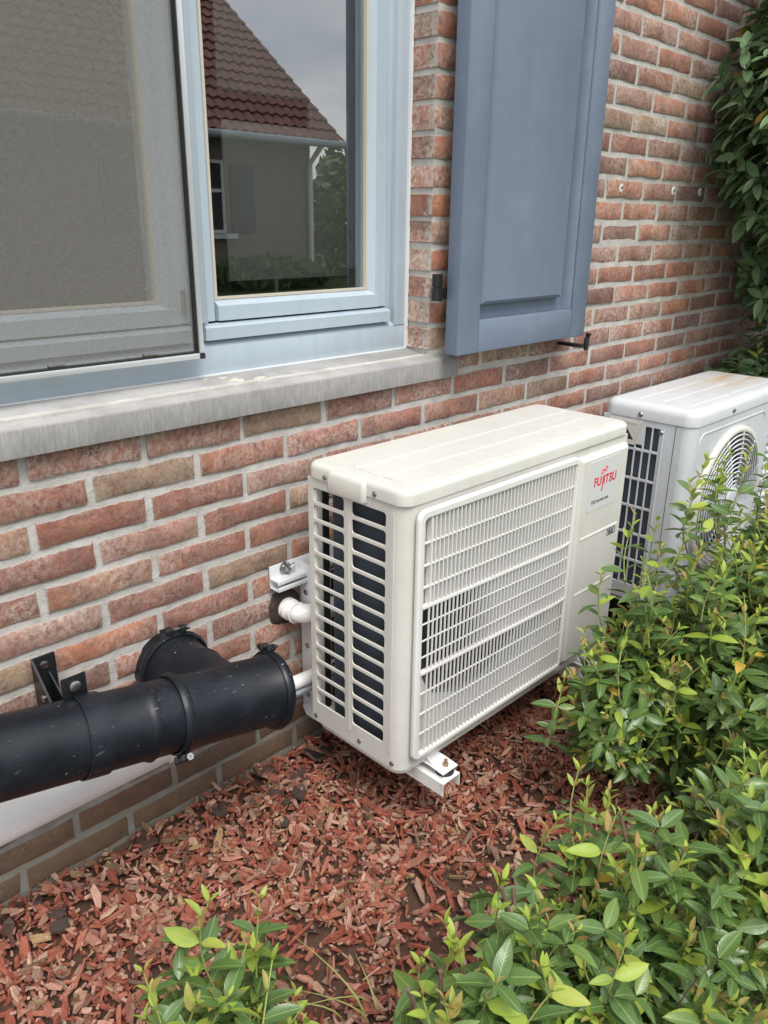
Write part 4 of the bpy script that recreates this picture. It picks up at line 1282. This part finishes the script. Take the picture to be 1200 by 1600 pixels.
def shrub(name, label, cat, base, blobs, sticks=(), seed=1, mats=('mature_leaf', 'young_leaf', 'reddish_leaf'), lsize=.052, young=.5, group=None, yellow=0.004, n_parts=295, keep_out=None, down=0.0, facing=None, bare=()):
    rg = random.Random(seed)
    t = thing(name, label, cat, base, group)
    leaves, stems, gst = [], MB(), MB()
    bx_, by_, bz_ = base
    for a, c in bare:
        a, c = Vector(a), Vector(c); m_ = (a + c) / 2 + Vector((rg.gauss(0, .008), rg.gauss(0, .008), 0))
        stems.tube([a, m_, c], [.0042, .0036, .0032], 7)
    jobs = []
    for (c, r, n) in blobs:
        c = Vector(c)
        for _ in range(n):
            while True:
                d = Vector((rg.gauss(0, 1), rg.gauss(0, 1), rg.gauss(0, 1))).normalized()
                if d.z < -.75 and not down: continue
                if facing and d.dot(Vector(facing)) < -.35 and rg.random() < .75: continue
                break
            rad = rg.uniform(.55, 1.06) if rg.random() < .6 else rg.uniform(.9, 1.08)
            tip = Vector((c.x + d.x * r[0] * rad, c.y + d.y * r[1] * rad, c.z + d.z * r[2] * rad))
            if tip.z < .02: tip.z = rg.uniform(.02, .08)
            jobs.append((c, r, tip, d, None))
    for s in sticks:
        tip = Vector(s[:3]); c, r = Vector(blobs[0][0]), blobs[0][1]
        best = min(blobs, key=lambda q: (Vector(q[0]) - tip).length); c, r = Vector(best[0]), best[1]
        jobs.append((c, r, tip, (tip - c).normalized(), s[3] if len(s) > 3 else .16))
    for c, r, tip, d, stick in jobs:
        ln_ = stick or rg.uniform(.10, .19)
        dirv = (d * .8 + Vector((0, 0, .75 if not down else -.25)) + Vector((rg.gauss(0, .25), rg.gauss(0, .25), 0))).normalized()
        if stick: dirv = (d * .25 + Vector((rg.gauss(0, .15), rg.gauss(0, .15), 1))).normalized()
        p0 = tip - dirv * ln_
        root = Vector((bx_ + (tip.x - bx_) * .45, by_ + (tip.y - by_) * .45, max(.0, c.z - r[2] * .9)))
        if down: root = c + (tip - c) * .2
        mid = (p0 + root) / 2 + Vector((rg.gauss(0, .02), rg.gauss(0, .02), .02))
        if rg.random() < .45 or stick:
            stems.tube([root, mid, p0], [.0032, .0026, .0018], 5, False)
        n_nodes = max(3, int(ln_ / rg.uniform(.019, .026)))
        bend = Vector((rg.gauss(0, .012), rg.gauss(0, .012), 0))
        pts = []
        for i in range(n_nodes + 1):
            u = i / n_nodes
            pts.append(p0.lerp(tip, u) + bend * sin(pi * u))
        is_y = rg.random() < young or stick
        (gst if is_y else stems).tube(pts, [.0018 - .0009 * i / n_nodes for i in range(n_nodes + 1)], 5, False)
        phi = rg.uniform(0, pi)
        side = dirv.orthogonal().normalized(); bn = dirv.cross(side)
        for i in range(n_nodes + 1):
            u = i / n_nodes
            phi += pi / 2 + rg.gauss(0, .25)
            top = u > .72
            np_ = 3 if i == n_nodes else 2
            for q in range(np_):
                if rg.random() < .06: continue
                a = phi + q * 2 * pi / np_
                o_ = side * cos(a) + bn * sin(a)
                if is_y and top:
                    kind, mt = 'young', (mats[1] if rg.random() < .68 else mats[2])
                    sz = lsize * rg.uniform(.38, .78) * (1.15 - .45 * (u - .72) / .28)
                    ld = (o_ * rg.uniform(.45, .8) + dirv * rg.uniform(.6, 1.0)).normalized()
                else:
                    kind, mt = 'mature', mats[0]
                    if rg.random() < yellow: mt = 'yellow_leaf'
                    elif is_y and u > .5 and rg.random() < .5: mt = mats[1]
                    sz = lsize * rg.uniform(.72, 1.2)
                    ld = (o_ + dirv * rg.uniform(.15, .6) + Vector((0, 0, rg.uniform(-.28, .1)))).normalized()
                up = (dirv * .55 + Vector((0, 0, .8)) + d * .25 - ld * 0)
                up = (up - ld * up.dot(ld)).normalized()
                sd_ = up.cross(ld).normalized()
                roll = rg.gauss(0, .35)
                up2 = up * cos(roll) + sd_ * sin(roll); sd2 = up2.cross(ld)
                pos = pts[i] + o_ * .0015
                if keep_out and keep_out(pos + ld * sz): continue
                if pos.z < 0.012 or (pos + ld * sz).z < 0.008: continue
                m = mat_axes(ld * sz, sd2 * sz, up2 * sz, pos)
                leaves.append((pos, sz, m, kind, rg.randrange(len(LV[kind])), mt, u))
    def score(l):
        q = project(l[0])
        if q is None or not in_frame(l[0], 0): return 0
        return l[1] / q[2] * (.4 + l[6]) * (1 + .6 * (l[0].z))
    leaves.sort(key=lambda l: -score(l))
    inv = Matrix.Translation(-Vector(base))
    n_ = 0
    for l in leaves[:n_parts]:
        if score(l) <= 0: break
        o = link('leaf', leaf_data(l[3], l[4], l[5]), t)
        o.matrix_local = inv @ l[2]
        n_ += 1
    V, F, UV, MI = [], [], [], []
    names = []
    for pos, sz, m, kind, vi, mt, u in leaves[n_:]:
        v, f, uv = LV[kind][vi]
        if mt not in names: names.append(mt)
        mm = inv @ m; o0 = len(V)
        V += [tuple(mm @ Vector(p)) for p in v]
        for q in f:
            F.append(tuple(o0 + j for j in q)); MI.append(names.index(mt)); UV += [uv[j] for j in q]
    if F:
        me = bpy.data.meshes.new('foliage'); me.from_pydata(V, [], F)
        uvl = me.uv_layers.new(name='UVMap')
        uvl.data.foreach_set('uv', [c for q in UV for c in q])
        for nme in names: me.materials.append(M[nme])
        me.polygons.foreach_set('material_index', MI); me.shade_smooth()
        o = link('foliage', me, t); o['kind'] = 'stuff'
    if stems.bm.verts: stems.build('twigs', 'twig_bark', t)['kind'] = 'stuff'
    if gst.bm.verts: gst.build('young_shoots', 'green_twig', t)['kind'] = 'stuff'
    return t


def clear_units(p):
    return (p.y > -.445 and p.z < .85 and p.x > .45) or p.y > -.02
RG = random.Random(21)
sticks_a = [(.84, -.60, .46, .16), (.92, -.58, .56, .18), (1.04, -.58, .66, .22), (1.10, -.66, .74, .18), (1.22, -.64, .76, .18), (.97, -.64, .52, .2), (1.40, -.62, .74, .2), (1.30, -.7, .78, .2), (1.55, -.66, .76, .18), (.80, -.62, .45, .16), (.78, -.60, .38, .16), (1.7, -.62, .70, .16), (1.15, -.58, .62, .16)]
for i in range(55):
    x = RG.uniform(.85, 2.3); sticks_a.append((x, RG.uniform(-1.0, -.58), RG.uniform(.50, .70) - .5 * max(0, 1.12 - x), RG.uniform(.12, .2)))
shrub('privet_shrub', 'broad green shrub with yellow green tips in front of the air conditioners', 'shrub', (1.35, -.80, 0),
      [((1.20, -.79, .31), (.28, .20, .28), 220), ((1.58, -.80, .33), (.40, .26, .32), 270), ((2.05, -.78, .31), (.40, .26, .33), 140), ((.95, -.675, .32), (.20, .12, .17), 95)],
      sticks_a, seed=31, keep_out=clear_units, young=.75, lsize=.045, facing=(-.6, -.6, .5))
sticks_c = []
for i in range(30): sticks_c.append((RG.uniform(.0, .55), RG.uniform(-1.02, -.82), RG.uniform(.36, .46), RG.uniform(.12, .2)))
shrub('privet_shrub', 'nearest leafy shrub with bare cut twigs in the bottom middle of the mulch', 'shrub', (.30, -.93, 0),
      [((.20, -.92, .20), (.24, .12, .20), 130), ((.46, -.98, .20), (.22, .14, .20), 110), ((.68, -1.06, .24), (.22, .14, .22), 100), ((.86, -.95, .20), (.17, .11, .18), 80), ((1.10, -.90, .22), (.18, .12, .20), 90)],
      sticks_c, seed=32, young=.7, lsize=.046, facing=(-.5, -.3, .7),
      bare=[((.12, -.90, .06), (.035, -.865, .40)), ((.10, -.92, .05), (.10, -.86, .37)), ((.30, -.95, .08), (.22, -.86, .42)), ((.5, -.98, .1), (.46, -.9, .42)), ((.2, -.93, .1), (.28, -.84, .36))])
shrub('young_shrub', 'small sparse young shrub with bright tips at the lower left', 'shrub', (-.10, -.62, 0),
      [((-.10, -.64, .20), (.13, .08, .15), 44)],
      [(-.19, -.66, .44, .2), (-.07, -.61, .42, .2), (-.25, -.70, .38, .16), (.00, -.62, .38, .18), (-.16, -.72, .42, .16), (-.04, -.70, .37, .15), (-.10, -.64, .44, .18)], seed=33, young=.6, lsize=.047)
shrub('climbing_shrub', 'tall dark evergreen shrub hanging over the bricks at the upper right', 'shrub', (3.0, -.35, 0),
      [((2.75, -.36, 1.62), (.62, .40, .50), 520), ((2.95, -.30, 1.20), (.42, .32, .40), 190), ((3.4, -.4, .9), (.5, .45, .7), 160), ((2.9, -.40, 2.2), (.75, .45, .55), 170)],
      (), seed=34, mats=('dark_leaf', 'young_leaf', 'reddish_leaf'), young=.05, lsize=.072, yellow=.02, keep_out=lambda p: p.y > -.015, facing=(-.7, -.5, -.1))
shrub('low_shrub', 'low dark leafy shrub growing behind the far end of the older unit', 'shrub', (2.72, -.18, 0),
      [((2.70, -.17, .62), (.26, .13, .24), 110)], (), seed=35, mats=('dark_leaf', 'young_leaf', 'reddish_leaf'), young=.04, lsize=.06, keep_out=lambda p: p.y > -.015 or (p.x < 2.36 and p.z < .8 and p.y < -.13))

# grass blades at the lower edge of the bed
gt = thing('grass_tuft', 'few long yellow green grass blades in the bare soil', 'grass', (.17, -.62, 0))
for i in range(7):
    x, y = .17 + rg.gauss(0, .03), -.64 + rg.gauss(0, .02)
    d = Vector((rg.gauss(-.3, .5), rg.gauss(.5, .4), 0)).normalized(); h = rg.uniform(.07, .16)
    bb = bmesh.new(); prev = None; s_ = d.cross(Vector((0, 0, 1)))
    for j in range(7):
        t = j / 6; p = Vector((x, y, 0)) + d * h * 1.1 * t * t + Vector((0, 0, h * (t - .55 * t * t))); wd = .0022 * (1 - t) + .0003
        a, c = bb.verts.new(p - s_ * wd), bb.verts.new(p + s_ * wd)
        if prev: bb.faces.new((prev[0], prev[1], c, a))
        prev = (a, c)
    mb = MB(); mb.take(bb); mb.build('blade', 'green_twig', gt)

# ---------------------------------------------------------------- house across the garden (seen mirrored in the glass)
hs = thing('neighbour_house', 'brick house with a red tiled roof mirrored in the right window pane', 'house', (5, -15, 0))
HX0, HX1, HY = -4.0, 10.95, -12.0
b = MB(); b.box(HX0, HX1, HY - 8, HY, -.2, 2.75); b.prism([(HY - 8, 2.75), (HY, 2.75), (HY - 4, 5.9)], 'x', HX0, HX1); b.build('wall', 'far_brick', hs)
sl = radians(38)
bb = bmesh.new(); cols_ = []
nxr = 16 * 46
x_a, x_b = 0.0, 11.5
rowsn = 19; th = .34
prof = []
for j in range(rowsn):
    prof.append((j * th, .035)); prof.append(((j + 1) * th - .004, 0.0))
N = 6 * 50
gridv = []
for u, hgt in prof:
    row = []
    for i in range(N + 1):
        x = x_a + (x_b - x_a) * i / N
        wv = .022 * sin(2 * pi * i / 6)
        dz = hgt + wv
        row.append(bb.verts.new((x, HY + .45 - u * cos(sl) + dz * sin(sl), 2.72 + u * sin(sl) + dz * cos(sl))))
    gridv.append(row)
for r0, r1 in zip(gridv, gridv[1:]):
    for i in range(N): bb.faces.new((r0[i], r0[i + 1], r1[i + 1], r1[i]))
mb = MB(); mb.take(bb); mb.build('roof', 'roof_tile', hs, angle=50)
MB().prism([(HY + .42, 2.66), (HY + .42, 2.70), (HY - 4.5, 6.55), (HY - 9, 2.9), (HY - 9, 2.8), (HY - 4.5, 6.4)], 'x', x_a, x_b - .02).build('roof_deck', 'far_brick', hs)
b = MB(); b.tube([(0, HY + .50, 2.66), (11.5, HY + .50, 2.66)], .07, 12); b.build('gutter', 'grey_plastic', hs)
b = MB(); b.tube([(10.88, HY + .08, 0), (10.88, HY + .08, 2.3), (10.88, HY + .45, 2.62)], .055, 12); b.build('drainpipe', 'far_white', hs)
b = MB(); b.box(7.0, 8.80, HY - .02, HY + .03, .98, 2.25); b.build('window', 'dark_interior', hs)
b = MB()
for z in (.98, 1.7, 2.2): b.box(7.0, 8.8, HY + .03, HY + .05, z, z + .06)
for x in (7.0, 7.87, 8.74): b.box(x, x + .06, HY + .03, HY + .052, .98, 2.26)
b.build('window_frame', 'far_white', hs)
b = MB(); b.box(6.9, 9.0, HY, HY + .14, .88, .97); b.build('window_sill', 'far_white', hs)
for x in (8.95, 6.35):
    b = MB(); b.box(x, x + .55, HY + .002, HY + .05, 1.0, 2.2); b.box(x + .08, x + .47, HY + .05, HY + .07, 1.1, 1.55); b.box(x + .08, x + .47, HY + .05, HY + .07, 1.65, 2.1); b.build('shutter', 'far_shutter_paint', hs)


def far_plant(name, label, cat, c, r, n, seed, trunk=None, group=None):
    rg = random.Random(seed); t = thing(name, label, cat, (c[0], c[1], 0), group)
    if trunk: MB().tube([(c[0], c[1], -.05), (c[0] + .05, c[1], c[2])], [trunk, trunk * .5], 8).build('trunk', 'twig_bark', t)
    V, F, UV = [], [], []
    for i in range(n):
        d = Vector((rg.gauss(0, 1), rg.gauss(0, 1), rg.gauss(0, 1))).normalized() * rg.uniform(.5, 1) ** .5
        k_ = 1 + .25 * noise.noise(d * 2 + Vector((seed, 0, 0)))
        p = Vector((c[0] + d.x * r[0] * k_, c[1] + d.y * r[1] * k_, max(.05, c[2] + d.z * r[2] * k_))) - ORG[t]
        s = rg.uniform(.06, .13) * max(1, r[0] / 1.3)
        a = Vector((rg.gauss(0, 1), rg.gauss(0, 1), rg.gauss(0, 1))).normalized(); e = a.orthogonal().normalized()
        o0 = len(V); V += [tuple(p - a * s), tuple(p + e * s * .45), tuple(p + a * s), tuple(p - e * s * .45)]; F.append((o0, o0 + 1, o0 + 2, o0 + 3)); UV += [(0, .5), (.5, 1), (1, .5), (.5, 0)]
    me = bpy.data.meshes.new('crown'); me.from_pydata(V, [], F); uvl = me.uv_layers.new(name='UVMap'); uvl.data.foreach_set('uv', [q for w_ in UV for q in w_])
    me.materials.append(M['far_leaf']); link('crown', me, t)
far_plant('garden_bush', 'rounded green bush at the foot of the mirrored house', 'bush', (9.3, -11.3, .22), (1.5, .5, .34), 1300, 1)
far_plant('garden_bush', 'taller green bush beyond the corner of the mirrored house', 'bush', (14.0, -13.5, .9), (1.6, 1.2, 1.1), 1800, 2)
far_plant('tree', 'round green tree beyond the corner of the mirrored house', 'tree', (22.0, -21, 2.0), (3.2, 2.6, 2.0), 2600, 3, .2)
far_plant('tree', 'pointed dark tree behind the round tree far across the garden', 'tree', (29.0, -27, 3.0), (2.4, 2.4, 3.1), 2000, 4, .2)
